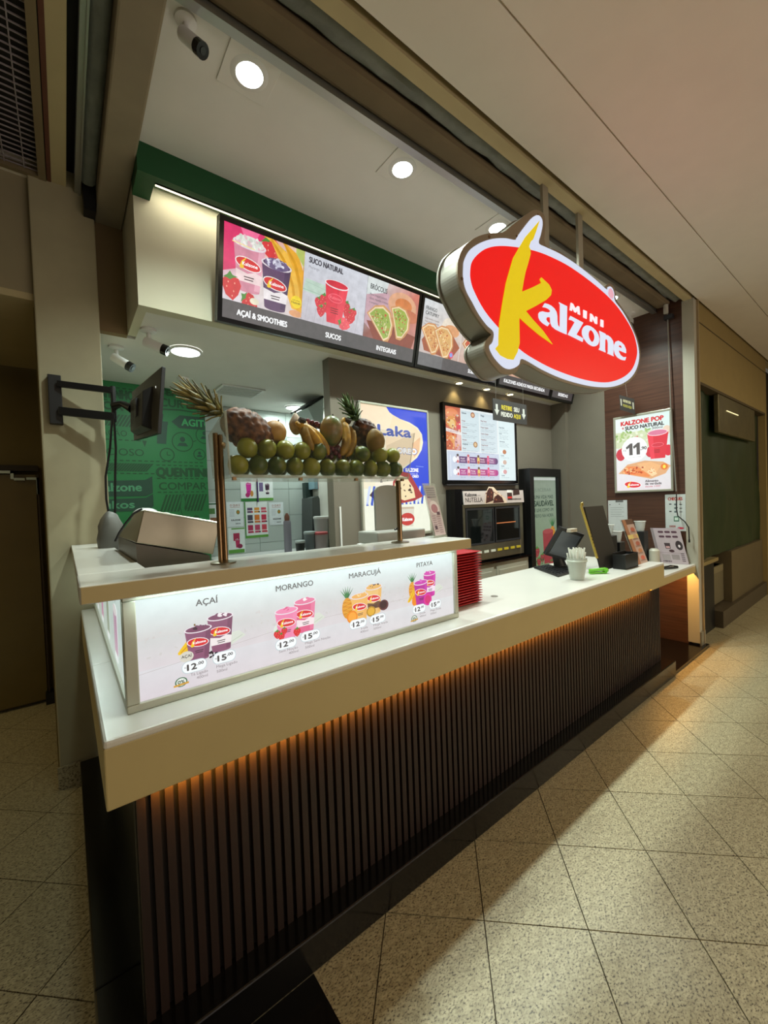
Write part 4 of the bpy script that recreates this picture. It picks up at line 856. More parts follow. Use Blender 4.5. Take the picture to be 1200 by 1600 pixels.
def dr4(P, w, h):
    P.rect(0, 0, w, h, '#dfe5ea'); P.rect(w*.02, h*.02, w*.96, h*.96, '#e3e8ec'); P.text('O QUE É', w*.2, h*.82, h*.08, '#a8604a', w*.6, .01); P.rect(w*.2, h*.77, w*.6, h*.015, '#b0705a')
    P.ell(w*.68, h*.58, w*.11, h*.09, '#6f8a3c'); P.ell(w*.68, h*.58, w*.06, h*.05, '#c97a3c')
    for i in range(6): P.rect(w*.15, h*(.68-.05*i), w*.3, h*.01, '#8a94a0')
    P.text('KALZONE', w*.25, h*.24, h*.06, '#3c4048', w*.55, .03); P.text('SUKOS', w*.5, h*.10, h*.05, '#3c4048', w*.3, .02)
paper('poster_notice', 2.033, 2.225, 4.969, 1.42, 1.71, 'pale blue notice poster right of the nine-juice poster', dr4, PM)
paper('poster_notice', 1.51, 1.705, 4.969, 1.43, 1.73, 'pale blue notice poster left of the nine-juice poster', dr4, PM)
def dr5(P, w, h):
    P.rect(0, 0, w, h, '#e4e9e8'); P.rect(0, 0, w*.95, h*.14, '#5f9c3c'); P.rect(w*.2, h*.93, w*.8, h*.05, '#5f9c3c'); P.rect(w*.3, h*.48, w*.38, h*.3, '#a8284c'); d_cup(P, w*.55, h*.22, w*.28, h*.35, '#c02c5c', '#b0245c', logo=False); P.ell(w*.68, h*.26, w*.16, h*.09, '#8c1c48')
paper('poster_juice', 1.515, 1.712, 4.969, 1.115, 1.42, 'poster with a red drink low on the tiled wall', dr5, PM)
def dr6(P, w, h):
    P.rect(0, 0, w, h, '#e6eaea'); P.rect(0, h*.9, w, h*.06, '#2f6a44')
    for x, z, c in ((.05, .5, '#c9784c'), (.35, .5, '#5c8a4c'), (.65, .5, '#3f8a54'), (.1, .1, '#5a3c4c'), (.4, .1, '#8a5a3c'), (.7, .1, '#a8683c')): P.rect(w*x, h*z, w*.24, h*.24, c)
paper('poster_sandwiches', 1.20, 1.50, 4.969, 1.46, 1.73, 'poster of small pictures behind the left bin post', dr6, PM)
# ---------------------------------------------------------------- clear fruit bin on two posts
fb = empty('fruit_bin', (.85, 1.5, 1.765), 'clear acrylic bin full of fruit held on two steel posts above the ledge', 'bin')
x0, x1, y0, y1, z0, z1 = .445, 1.235, 1.40, 1.60, 1.765, 1.975
BX('bottom_panel', ACRE, x0, x1, y0, y1, z0-.012, z0, fb)
MB().hexa([(x0, y0, z0), (x1, y0, z0), (x1, y0+.006, z0), (x0, y0+.006, z0), (x0-.01, y0-.004, z1), (x1+.045, y0-.004, z1-.01), (x1+.045, y0+.002, z1-.01), (x0-.01, y0+.002, z1)]).build('front_panel', ACRY, fb)
MB().hexa([(x0-.004, y0, z0), (x0+.002, y0, z0), (x0+.002, y1, z0), (x0-.004, y1, z0), (x0-.014, y0, z1), (x0-.008, y0, z1), (x0-.008, y1, z1-.05), (x0-.014, y1, z1-.05)]).build('end_panel', ACRE, fb)
MB().hexa([(x1-.003, y0, z0), (x1+.003, y0, z0), (x1+.003, y1, z0), (x1-.003, y1, z0), (x1+.042, y0, z1-.01), (x1+.048, y0, z1-.01), (x1+.048, y1, z1-.04), (x1+.042, y1, z1-.04)]).build('end_panel', ACRY, fb)
BX('back_panel', ACRY, x0, x1, y1, y1+.005, z0, z1-.04, fb)
MB().tube([(x0-.001, y0-.002, z0-.006), (x1+.001, y0-.002, z0-.006)], .006, 6).tube([(x0-.003, y0-.002, z0), (x0-.011, y0-.004, z1)], .004, 6).tube([(x1+.001, y0-.002, z0), (x1+.045, y0-.005, z1-.01)], .003, 6).build('glued_edge', ACRE, fb)
for px, y in ((.455, 1), (.70, 1), (.95, 1), (1.20, 1)): BX('clip', BRASS, px-.006, px+.006, y0-.006, y0+.006, z0-.02, z0-.008, fb)
for k, (x, zt_, lab) in enumerate(((.425, 1.91, 'left steel post carrying the fruit bin, rising beside it'), (1.226, 1.752, 'right steel post carrying the fruit bin'))):
    t = empty('steel_post', (x, 1.46, 1.462), lab, 'post', 'posts of the fruit bin')
    MB().lathe([(.001, 0), (.042, 0), (.042, .005), (.016, .010), (.001, .010)], 24, (x, 1.46, 1.462), cap=False).build('base_plate', STEEL, t, smooth=True)
    if k == 0:
        MB().tube([(x-.008, 1.46, 1.465), (x-.008, 1.46, zt_)], .0085, 10).tube([(x+.008, 1.46, 1.465), (x+.008, 1.46, zt_-.005)], .0085, 10).build('tube', BRASS, t, smooth=True)
        MB().tube([(x+.008, 1.46, 1.87), (x+.022, 1.46, 1.87)], .012, 10).build('clamp', BRASS, t)
    else:
        MB().tube([(x, 1.46, 1.465), (x, 1.46, zt_)], .012, 12).build('tube', BRASS, t, smooth=True)
        MB().tube([(x-.012, 1.46, 1.53), (x-.03, 1.46, 1.525)], .005, 8).build('clamp', BLACK, t)
def fmat(n, a, b, rough=.4, sc=14):
    m = bpy.data.materials.new(n); m.use_nodes = True; N = m.node_tree.nodes; L = m.node_tree.links; B_ = N['Principled BSDF']
    tc = N.new('ShaderNodeTexCoord'); oi = N.new('ShaderNodeObjectInfo'); ad = N.new('ShaderNodeVectorMath'); ad.operation = 'ADD'
    L.new(tc.outputs['Object'], ad.inputs[0]); L.new(oi.outputs['Random'], ad.inputs[1])
    nz = N.new('ShaderNodeTexNoise'); nz.inputs['Scale'].default_value = sc; nz.inputs['Detail'].default_value = 4; L.new(ad.outputs[0], nz.inputs['Vector'])
    r = N.new('ShaderNodeValToRGB'); e = r.color_ramp.elements; e[0].position = .35; e[0].color = (*S(a), 1); e[1].position = .65; e[1].color = (*S(b), 1)
    sh = N.new('ShaderNodeMath'); sh.operation = 'MULTIPLY_ADD'; sh.inputs[1].default_value = .35; sh.inputs[2].default_value = -.17; L.new(oi.outputs['Random'], sh.inputs[0])
    a2 = N.new('ShaderNodeMath'); L.new(nz.outputs[0], a2.inputs[0]); L.new(sh.outputs[0], a2.inputs[1]); L.new(a2.outputs[0], r.inputs[0])
    L.new(r.outputs[0], B_.inputs['Base Color']); B_.inputs['Roughness'].default_value = rough
    n2 = N.new('ShaderNodeTexNoise'); n2.inputs['Scale'].default_value = 220; L.new(tc.outputs['Object'], n2.inputs['Vector'])
    bp = N.new('ShaderNodeBump'); bp.inputs['Strength'].default_value = .15; bp.inputs['Distance'].default_value = .002; L.new(n2.outputs[0], bp.inputs['Height']); L.new(bp.outputs[0], B_.inputs['Normal'])
    return m
LIME = fmat('lime_skin', '#46581a', '#93922a', .35); BAN = fmat('banana_skin', '#94701a', '#d6a22c', .45, 30); BTIP = mat('banana_tip', '#2e2210', .8)
MANG = fmat('mango_skin', '#56682a', '#a8764a', .35, 9); MELO = fmat('melon_skin', '#b0803c', '#c99a52', .5, 20); PINE = fmat('pineapple_skin', '#43251a', '#93603c', .6, 40)
PINL = fmat('pineapple_leaf', '#4a4a20', '#8a7a3a', .6, 20); PING = fmat('green_leaf', '#2c4420', '#56703c', .6, 20); GRAP = fmat('grape_skin', '#3a0f1c', '#6a1c2c', .3); PASS = fmat('passion_skin', '#8a6a26', '#c09440', .55, 16)
def fruit_mesh(name, m, prof, seg=18, fn=None):
    mb = MB(); mb.lathe(prof, seg)
    if fn: mb.v = [fn(Vector(v)) for v in mb.v]
    return mb.mesh(name, m, True)
def sph(rx, rz, n=10, tip=0): return [(max(.0008, rx*sin(pi*i/n)), -rz*cos(pi*i/n) + (tip if i == n else 0)) for i in range(n+1)]
lm = fruit_mesh('lime', LIME, sph(.0355, .037, 10, .003), 18)
nv = MB().lathe([(.0008, .002), (.004, .0015), (.005, -.001)], 8).mesh('stem_scar', mat('stem_scar', '#6a5a2c', .8))
rr = random.Random(11)
def lime(x, y, z, lab, grp):
    o = bpy.data.objects.new('lime', lm); COL.objects.link(o); o.location = (x, y, z); s = rr.uniform(.95, 1.02); o.scale = (s, s, s)
    o.rotation_euler = (rr.uniform(-.7, .7), rr.uniform(-.7, .7), rr.uniform(0, 6)); tag(o, lab, 'fruit', grp)
    d = bpy.data.objects.new('stem_scar', nv); COL.objects.link(d); d.parent = o; d.location = (0, 0, .0395)
ORD = ['first', 'second', 'third', 'fourth', 'fifth', 'sixth', 'seventh', 'eighth', 'ninth', 'tenth', 'eleventh', 'twelfth', 'thirteenth', 'fourteenth', 'fifteenth', 'sixteenth', 'seventeenth', 'eighteenth', 'nineteenth', 'twentieth']
for i in range(11): lime(.485+i*.0712, 1.444, z0+.0365, ORD[i]+' lime from the left in the bottom front row of the fruit bin', 'limes in the bottom row')
for i in (0, 1, 2, 3, 4): lime(.522+i*.0712, 1.448, z0+.0985, ORD[i]+' lime from the left in the upper row of the fruit bin', 'limes in the upper left row')
for k, x in enumerate((1.02, 1.115, 1.188)): lime(x, 1.447, z0+.0985, ('upper row lime left of the passion fruit at the right end', 'upper row lime right under the passion fruit', 'rightmost lime of the upper row in the fruit bin')[k], 'limes in the upper right row')
for i in range(8): lime(.60+i*.0745, 1.525, z0+.0985, ORD[i]+' lime from the left in the upper rear row of the fruit bin', 'limes in the upper rear row')
for i in range(10): lime(.52+i*.0735, 1.519, z0+.0365, ORD[i]+' lime from the left in the rear row, glimpsed between the front limes', 'limes in the rear row')
def pineapple(loc, axis, L_, r, leafm, label, nl=22, crown=.15):
    t = empty('pineapple', loc, label, 'fruit'); nu, nv_ = 40, 44; vs = []
    for i in range(nu+1):
        u = i/nu; rad = r*max(.02, math.sin(pi*min(1, max(0, u)))**.42)
        for k in range(nv_):
            a = 2*pi*k/nv_; q = abs(sin(a*5.5+u*9*pi/2))*abs(sin(a*5.5-u*9*pi/2)); w = rad*(1+.20*q**.6)
            vs.append((w*cos(a), w*sin(a), (u-.5)*L_))
    fs = [(i*nv_+k, i*nv_+(k+1) % nv_, (i+1)*nv_+(k+1) % nv_, (i+1)*nv_+k) for i in range(nu) for k in range(nv_)]
    me = MB().add(vs, fs).mesh('body', PINE, True); b = bpy.data.objects.new('body', me); COL.objects.link(b); b.parent = t
    R = random.Random(nl)
    lf = MB()
    prof = [(0, .011), (.3, .013), (.65, .009), (1, .0008)]
    vs = []
    for u, w in prof: vs += [(-w, 0, u*crown), (0, -.003, u*crown), (w, 0, u*crown), (0, .002, u*crown)]
    fs = [(i*4+k, i*4+(k+1) % 4, (i+1)*4+(k+1) % 4, (i+1)*4+k) for i in range(3) for k in range(4)]
    lf.add([(x, y - (z/crown)**2*.02, z) for x, y, z in vs], fs); lme = lf.mesh('leaf', leafm, True)
    for i in range(nl):
        o = bpy.data.objects.new('leaf', lme); COL.objects.link(o); o.parent = t
        k = i/nl; o.location = (0, 0, L_*.47+k*.025); s = .4+.62*k; o.scale = (1, 1, s)
        o.rotation_euler = Matrix.Rotation(i*2.4, 3, 'Z').to_4x4().to_euler()
        tilt = .58*(1-k)**1.5+.05
        o.rotation_euler = (Matrix.Rotation(i*2.4, 3, 'Z') @ Matrix.Rotation(tilt, 3, 'X')).to_euler()
    t.rotation_euler = Vector(axis).to_track_quat('Z', 'Y').to_euler(); return t
pineapple((.545, 1.50, 1.935), (-.86, .0, .50), .205, .062, PINL, 'brown pineapple lying on its side at the left end of the fruit bin', 46, .165)
pineapple((1.115, 1.545, 1.965), (-.62, -.05, .78), .17, .052, PING, 'pineapple leaning at the right end of the bin with a dark green crown', 34, .115)
def simple_fruit(name, m, rx, rz, loc, label, rot=(0, 0, 0), fn=None, stem=True):
    me = fruit_mesh(name, m, sph(rx, rz, 12), 20, fn); o = bpy.data.objects.new(name, me); COL.objects.link(o); o.location = loc; o.rotation_euler = rot; tag(o, label, 'fruit')
    if stem:
        d = bpy.data.objects.new('stem', MB().tube([(0, 0, rz*.97), (.001, 0, rz+.006)], .003, 6).mesh('stem', BTIP)); COL.objects.link(d); d.parent = o
    return o
simple_fruit('melon', MELO, .046, .046, (.648, 1.50, 1.936), 'round yellow melon beside the lying pineapple', (.2, .3, 0))
simple_fruit('mango', MANG, .050, .064, (.888, 1.478, 1.957), 'large green and reddish mango between the two banana bunches', (.1, .1, 0), lambda v: (v.x*(1+.08*v.z/.064), v.y*.85, v.z))
simple_fruit('passion_fruit', PASS, .042, .056, (1.102, 1.458, 1.925), 'wrinkled yellow passion fruit in front of the right pineapple', (.1, -.15, 0), lambda v: tuple(v*(1+.07*noise.noise(v*45))))
simple_fruit('pear', fmat('pear_skin', '#7a5a3a', '#b09a80', .5, 20), .028, .045, (.757, 1.535, 1.985), 'small brownish fruit with a pointed top behind the left bananas', (0, 0, 0), lambda v: (v.x*(1-.5*max(0, v.z/.045)), v.y*(1-.5*max(0, v.z/.045)), v.z))
def banana_mesh(L_=.17, r=.0175, bend=1.05, twist=0):
    pts = []; n = 12
    for i in range(n+1):
        a = (i/n-.5)*bend; R_ = L_/bend
        pts.append((R_*(cos(a)-1), 0, R_*sin(a)))
    rad = [.004, .011] + [r*(.86+.14*sin(pi*i/n)) for i in range(2, n-1)] + [.010, .006]
    return MB().tube(pts, rad, 9).mesh('banana', BAN, True)
bme = banana_mesh(); tipm = MB().tube([(0, 0, 0), (0, 0, .010)], [.006, .004], 6).mesh('tip', BTIP)
def bunch(label, crown_, specs):
    t = empty('banana_bunch', crown_, label, 'fruit')
    d = bpy.data.objects.new('crown', MB().tube([(-.012, 0, .004), (.012, 0, -.002)], [.011, .013], 8).mesh('crown', BTIP)); COL.objects.link(d); d.parent = t
    for tip, roll, sc in specs:
        A_ = Vector((0, 0, 0)); B2 = Vector(tip)-Vector(crown_); d_ = (A_-B2); ln = d_.length
        o = bpy.data.objects.new('banana', bme); COL.objects.link(o); o.parent = t; o.location = (A_+B2)/2
        z = d_.normalized(); x = Vector((cos(roll), -sin(roll)*.6, .3)); x = (x-z*x.dot(z)).normalized(); y = z.cross(x)
        o.rotation_euler = Matrix((x, y, z)).transposed().to_euler(); s = ln/.158; o.scale = (sc, sc, s)
        e = bpy.data.objects.new('tip', tipm); COL.objects.link(e); e.parent = o; e.location = (-.010, 0, -.088)
bunch('ripe banana bunch in the left half of the fruit bin, before the small fruit', (.752, 1.47, 1.985), (((.838, 1.437, 1.852), .1, 1.15), ((.872, 1.455, 1.872), .2, 1.1), ((.760, 1.43, 1.865), 2.6, 1.05), ((.80, 1.50, 1.86), .3, 1.1)))
bunch('browner banana bunch right of the large mango', (.985, 1.50, 2.012), (((.938, 1.452, 1.850), .5, 1.1), ((.962, 1.50, 1.845), .3, 1.0), ((.905, 1.53, 1.865), .3, 1.0)))
bunch('small single banana right of the browner bunch', (1.030, 1.51, 1.985), (((.972, 1.468, 1.848), .4, 1.0),))
gp = empty('grape_cluster', (.815, 1.52, 1.95), 'dark red grapes behind and below the large mango', 'fruit')
gme = fruit_mesh('grape', GRAP, sph(.0105, .0115, 6), 10)
for i in range(46):
    o = bpy.data.objects.new('grape', gme); COL.objects.link(o); o.parent = gp
    if i < 22: o.location = (rr.uniform(-.03, .03), rr.uniform(-.02, .03), rr.uniform(.0, .05))
    else: o.location = (rr.uniform(.02, .10), rr.uniform(-.062, -.045), rr.uniform(-.105, -.06))
MB().tube([(.815, 1.52, 2.0), (.82, 1.53, 1.96)], .002, 5).build('stalk', BTIP, gp)

# things standing on the ledge
lc = empty('leaning_menu_card', (1.60, 1.55, 1.463), 'tall narrow menu card in an acrylic stand at the right end of the ledge', 'menu card')
BL, BR, TR, TL = [Vector(q) for q in ((1.475, 1.485, 1.463), (1.575, 1.495, 1.463), (1.575, 1.565, 1.742), (1.475, 1.560, 1.745))]
def slab4(name, m, q, th, par):
    q = (q[0], q[1], q[1]+q[3]-q[0], q[3])
    n = (q[1]-q[0]).cross(q[3]-q[0]).normalized()*th
    return MB().hexa([q[0], q[1], q[1]-n, q[0]-n, q[3], q[2], q[2]-n, q[3]-n]).build(name, m, par)
def card_print(q, par, pm, draw, name='printed_artwork'):
    q = (q[0], q[1], q[1]+q[3]-q[0], q[3])
    u = q[1]-q[0]; v = q[3]-q[0]; n = u.cross(v).normalized(); W_, H_ = u.length, v.length; P = Print((0, 0, 0), (1, 0, 0), (0, 1, 0), .00006); P.clip = (0, 0, W_, H_); draw(P, W_, H_)
    P.V = [(q[0]*(1-p.x/W_)+q[1]*(p.x/W_))*(1-p.y/H_)+(q[3]*(1-p.x/W_)+q[2]*(p.x/W_))*(p.y/H_)+n*(.0012+p.z) for p in P.V]; return P.build(name, pm, par)
def dmenu(P, w, h, base='#c9b4b4'):
    P.rect(0, 0, w, h, base)
    for i in range(5): P.rect(w*.1, h*(.93-i*.045), w*.8, h*.028, '#7c5a78')
    P.ell(w*.5, h*.55, w*.42, h*.14, '#ded0cc'); P.ell(w*.5, h*.53, w*.3, h*.09, '#b07a80')
    for i in range(16): P.rect(w*(.1+.4*(i % 2)), h*(.38-.022*i), w*.33, h*.01, '#84606a')
    P.rect(w*.6, h*.4, w*.28, h*.06, '#5c3c48'); P.rect(w*.15, h*.12, w*.2, h*.07, '#4c3440')
slab4('stand', ACRE, (BL, BR, TR, TL), .004, lc); card_print((BL+Vector((.006, 0, .01)), BR+Vector((-.006, 0, .01)), TR-Vector((.006, 0, .012)), TL+Vector((.006, 0, -.012))), lc, PM, dmenu)
BX('foot', ACRE, 1.475, 1.575, 1.488, 1.57, 1.4625, 1.4665, lc)
# white dispenser behind the ledge
gd = empty('white_dispenser', (1.42, 1.75, 1.061), 'white counter dispenser with an arched grey hood behind the right post', 'dispenser')
GRP = mat('frosted_grey', '#9a9a90', .35, alpha=.9)
BX('cabinet', WPL, 1.27, 1.58, 1.66, 1.90, 1.0605, 1.43, gd, bevel=.01)
BX('tray', mat('light_grey_plastic', '#a9a9a2', .4), 1.26, 1.60, 1.68, 1.86, 1.435, 1.50, gd, bevel=.008)
arch = [(1.285+.175*(.5-.5*cos(pi*i/12)), 1.70+.045*sin(pi*i/12)**.6) for i in range(13)]
pts = [(1.285, 1.505)]+arch+[(1.46, 1.505)]
MB().prism(pts, lambda p: (p[0], 1.72, p[1]), lambda p: (p[0], 1.735, p[1])).build('arched_hood', GRP, gd)
sx = empty('small_white_box', (1.11, 1.62, 1.061), 'small white box edge peeking over the middle of the ledge', 'box'); BX('box', WPL, 1.04, 1.12, 1.66, 1.74, 1.061, 1.437, sx, bevel=.006)
# stainless hopper
hp = empty('steel_hopper', (.35, 2.0, 1.061), 'slanted stainless steel hopper cabinet behind the left part of the ledge', 'cabinet')
MB().hexa([(.212, 1.78, 1.061), (.50, 1.78, 1.061), (.50, 2.45, 1.061), (.20, 2.45, 1.061), (.207, 1.80, 1.530), (.470, 1.80, 1.458), (.470, 2.45, 1.47), (.207, 2.45, 1.53)]).build('lower_body', mat('dull_steel', '#5c564c', .4, .6, vary=.05), hp)
MB().hexa([(.206, 1.79, 1.534), (.481, 1.79, 1.461), (.481, 2.49, 1.48), (.206, 2.49, 1.53), (.236, 1.79, 1.655), (.515, 1.79, 1.588), (.515, 1.95, 1.595), (.236, 1.95, 1.655)]).build('hopper', STEEL, hp, bevel=.003)
MB().tube([(.236, 1.79, 1.657), (.515, 1.79, 1.590)], .004, 6).build('rim', mat('bright_rim', '#d9d4c4', .2, .9), hp)
for (c, r, lab) in ((tuple(atY(172, 812, 2.7)), .062, 'grey plastic bag bundle left of the steel hopper'), ((.285, 2.1, 1.625), .055, 'white plastic bag on the left top edge of the hopper'), ((.36, 2.1, 1.60), .055, 'white plastic bag right of the other on the steel hopper')):
    mb = MB().lathe(sph(r, r*(2.4 if r > .06 else .8), 12), 20, c if r < .06 else (c[0], c[1], c[2]-.10)); mb.v = [tuple(Vector(v)+Vector(c).normalized()*0+Vector((noise.noise(Vector(v)*22), noise.noise(Vector(v)*22+Vector((5, 0, 0))), noise.noise(Vector(v)*18)))*.012) for v in mb.v]
    tag(mb.build('plastic_bag', mat('thin_white_plastic', '#b9bcb8', .45) if r < .06 else mat('grey_bag', '#5f5e58', .5), smooth=True), lab, 'bag')

# back of the kitchen
kb = empty('kitchen_counter', (1.95, 4.6, 0), 'white kitchen counter against the tiled wall', 'counter'); BX('worktop', WPL, 1.25, 2.58, 4.2, 4.96, 1.06, 1.10, kb); BX('body', WPL, 1.25, 2.58, 4.25, 4.96, .0, 1.06, kb)
def pot(px, py0, px1, py1, Y_, m, lidm, lab, lid=True):
    a = atY(px, py1, Y_); b = atY(px1, py1, Y_); h = atY(px, py0, Y_).z; r = (b.x-a.x)/2; cx = (a.x+b.x)/2; z = 1.101
    t = empty('tub', (cx, Y_+r, z), lab, 'container')
    MB().lathe([(.001, 0), (r*.82, 0), (r, h-z-.02), (r*.98, h-z-.02)], 20, (cx, Y_+r, z), cap=False).build('body', m, t, smooth=True)
    if lid: MB().lathe([(r*1.06, h-z-.03), (r*1.06, h-z-.006), (r*.9, h-z), (.001, h-z)], 20, (cx, Y_+r, z), cap=False).build('lid', lidm, t, smooth=True)
pot(499, 807, 520, 858, 4.45, mat('tub_white', '#a8aaa6', .5), WPL, 'tall white lidded tub beside the grey wall end')
pot(497, 832, 517, 862, 4.25, mat('tub_pink', '#a89c9c', .5), mat('pink_lid', '#c05a5e', .5), 'short tub with a pink lid in front of the tall white tub')
pot(481, 831, 497, 862, 4.30, mat('tub_grey', '#6c7478', .4), mat('grey_lid', '#a9b2b2', .5), 'grey lidded container left of the pink lidded tub')
pot(466, 845, 480, 864, 4.25, mat('jar_dark', '#2a2e2e', .3), mat('jar_lid', '#b4bcbc', .4), 'dark jar with a pale lid at the left of the tubs')
cu = empty('cup_sleeve', (2.13, 4.7, 1.10), 'tall clear sleeve of stacked cups with an orange top', 'cups')
MB().lathe([(.045, 0), (.045, .36), (.04, .38)], 18, (2.10, 4.6, 1.10)).build('sleeve', mat('cup_sleeve', '#8e8a96', .4), cu, smooth=True)
MB().lathe([(.028, .36), (.030, .43), (.012, .47), (.001, .47)], 14, (2.10, 4.6, 1.10), cap=False).build('cup_tip', mat('brown_tip', '#7a4a38', .6), cu, smooth=True)
hd = empty('white_hood', (2.2, 4.0, 2.5), 'white angled extractor hood high behind the bananas', 'hood')
q = [atY(481, 637, 4.0), atY(505, 622, 4.0), atY(505, 668, 4.0), atY(494, 664, 4.0)]
MB().prism(q, lambda p: tuple(p), lambda p: (p[0], p[1]+.35, p[2])).build('hood', mat('hood_white', '#c6d4d4', .3, emit='#9fb0b0', es=.0), hd)
MB().prism([q[0]+Vector((-.02, -.01, .0)), q[1]+Vector((0, -.01, .0)), q[1]+Vector((0, -.01, .03)), q[0]+Vector((-.02, -.01, .02))], lambda p: tuple(p), lambda p: (p[0], p[1]+.4, p[2])).build('rim', DGREY, hd)
sh = empty('dark_shelf_unit', (2.35, 4.4, 1.1), 'dark grey shelf unit with a red pack behind the wall end', 'shelf')
q = [atY(x, y, 4.68) for x, y in ((488, 865), (488, 778), (497, 775), (520, 812), (520, 865))]
MB().prism(q, lambda p: tuple(p), lambda p: (p[0], p[1]+.3, p[2])).build('side_panel', mat('shelf_grey', '#4c504e', .5), sh)
a = atY(492, 752, 4.6); b = atY(520, 790, 4.6); BX('back_panel', mat('teal_dark', '#22332e', .6), a.x, b.x, 4.86, 4.95, b.z-.1, a.z, sh)
a = atY(497, 752, 4.7); b = atY(508, 764, 4.7); BX('red_pack', mat('red_pack', '#b8322c', .5), a.x, b.x, 4.7, 4.86, b.z, a.z+.05, sh)
a = atY(491, 752, 4.7); b = atY(497, 764, 4.7); BX('blue_pack', mat('blue_pack', '#7d9aa6', .5), a.x, b.x, 4.7, 4.86, b.z, a.z+.05, sh)
cbx = empty('coat_strip', (1.79, 2.915, 1.45), 'white vertical edge protector on the left corner of the grey wall', 'trim strip')
a = atY(521, 792, 2.915); BX('strip', WPL, 1.80, 1.815, 2.91, 2.9195, .9, a.z, cbx)

# ---------------------------------------------------------------- poster lightbox on the grey wall
lk = empty('poster_lightbox', (2.43, 2.9, 1.35), 'tall illuminated poster with blue corners and a filled pastry on the grey wall', 'sign')
X0_, X1_, Z0_, Z1_ = 2.015, 2.845, 1.335, 2.535
MB().box(X0_, X1_, 2.885, 2.919, Z0_, Z0_+.03).box(X0_, X1_, 2.885, 2.919, Z1_-.022, Z1_).box(X0_, X0_+.022, 2.885, 2.919, Z0_, Z1_).box(X1_-.022, X1_, 2.885, 2.919, Z0_, Z1_).build('frame', LBF, lk, bevel=.006)
BX('light_panel', WPL, X0_+.02, X1_-.02, 2.897, 2.915, Z0_+.02, Z1_-.02, lk)
P = Print((X0_+.022, 2.8965, Z0_+.03), (1, 0, 0), (0, 0, 1)); w = X1_-X0_-.044; h = Z1_-Z0_-.052; K = (X0_+.022, Z0_+.03)
def R2(pts): return [(a-K[0], b-K[1]) for a, b in pts]
P.grad(0, 0, w, h, ['#e9ebd2', '#eef0dc', '#f6ecc8', '#f3d9b8'])
P.poly([(0, 0), (w, 0), (w, h*.36), (0, h*.36)], '#edf0dc')
P.poly(R2([(2.325, 2.513), (2.823, 2.513), (2.823, 1.705), (2.60, 1.72), (2.50, 1.80), (2.50, 1.96), (2.60, 2.02), (2.68, 2.07), (2.745, 2.15), (2.765, 2.22), (2.755, 2.30), (2.70, 2.36), (2.60, 2.40), (2.44, 2.43), (2.36, 2.47)]), '#0b3bd6')
P.poly(R2([(2.40, 2.45), (2.55, 2.40), (2.67, 2.36), (2.73, 2.31), (2.74, 2.21), (2.70, 2.11), (2.62, 2.04), (2.50, 1.98), (2.34, 1.98), (2.30, 2.2)]), '#f5dcb6'); P.poly(R2([(2.62, 2.20), (2.73, 2.27), (2.71, 2.13), (2.64, 2.07)]), '#e6b88c')
P.text('Laka', *R2([(2.215, 2.255)])[0], .10, '#f6ead4', .40, .07); P.text('Laka', *R2([(2.22, 2.26)])[0], .09, '#2a48a8', .39, .03)
P.text('OREO', *R2([(2.43, 2.10)])[0], .056, '#163a9c', .25, .08); P.text('OREO', *R2([(2.435, 2.105)])[0], .048, '#ffffff', .24, .04)
P.text('KALZONE', *R2([(2.53, 1.935)])[0], .034, '#ffffff', .16, .03); P.text('com recheio de', *R2([(2.53, 1.91)])[0], .014, '#e6ecff', .15); P.text('LAKA OREO', *R2([(2.53, 1.88)])[0], .024, '#ffffff', .16, .03); P.line(R2([(2.66, 1.99), (2.76, 1.985)]), .005, '#8aa6f0')
for i in range(14):
    x = 2.06+i*.05; P.poly(R2([(x, 1.64), (x+.025, 1.64), (x+.06, 1.80), (x+.035, 1.80)]), '#2d52c4' if i % 2 else '#c9d6f2'); P.h -= P.st
for i in range(14):
    x = 2.06+i*.05; P.poly(R2([(x, 1.63), (x+.03, 1.63), (x+.015, 1.66)]), '#2d52c4'); P.h -= P.st
P.poly(R2([(2.10, 1.72), (2.16, 1.68), (2.38, 1.75), (2.42, 1.86), (2.30, 1.80), (2.14, 1.76)]), '#3a1c20')
P.poly(R2([(2.16, 1.80), (2.2, 1.90), (2.32, 1.96), (2.46, 1.93), (2.38, 1.80), (2.30, 1.76)]), '#f2ead6')
P.poly(R2([(2.36, 1.70), (2.37, 1.84), (2.46, 1.94), (2.58, 1.92), (2.68, 1.78), (2.74, 1.70), (2.62, 1.66), (2.46, 1.64)]), '#a8242c'); P.poly(R2([(2.38, 1.71), (2.39, 1.83), (2.46, 1.90), (2.54, 1.88), (2.62, 1.78), (2.64, 1.69), (2.5, 1.665)]), '#f0dcae')
P.speck(.36, 1.70-K[1], .2, .15, 16, ['#5c3c2c', '#3c2420'], .008, .016, 3); P.speck(.16, 1.83-K[1], .2, .08, 8, ['#5c3c2c', '#3c2420'], .006, .012, 4)
P.poly(R2([(2.42, 1.42), (2.60, 1.42), (2.62, 1.60), (2.40, 1.60)]), '#dcd8c6'); P.rect(*R2([(2.405, 1.585)])[0], .21, .02, '#c8b8a0')
P.ell(*R2([(2.53, 1.49)])[0], .09, .06, '#c4302c'); P.text('Kalzone', *R2([(2.47, 1.475)])[0], .03, '#ffffff', .12, .03)
P.build('printed_artwork', print_mat('poster_light', 1.05, .03), lk)

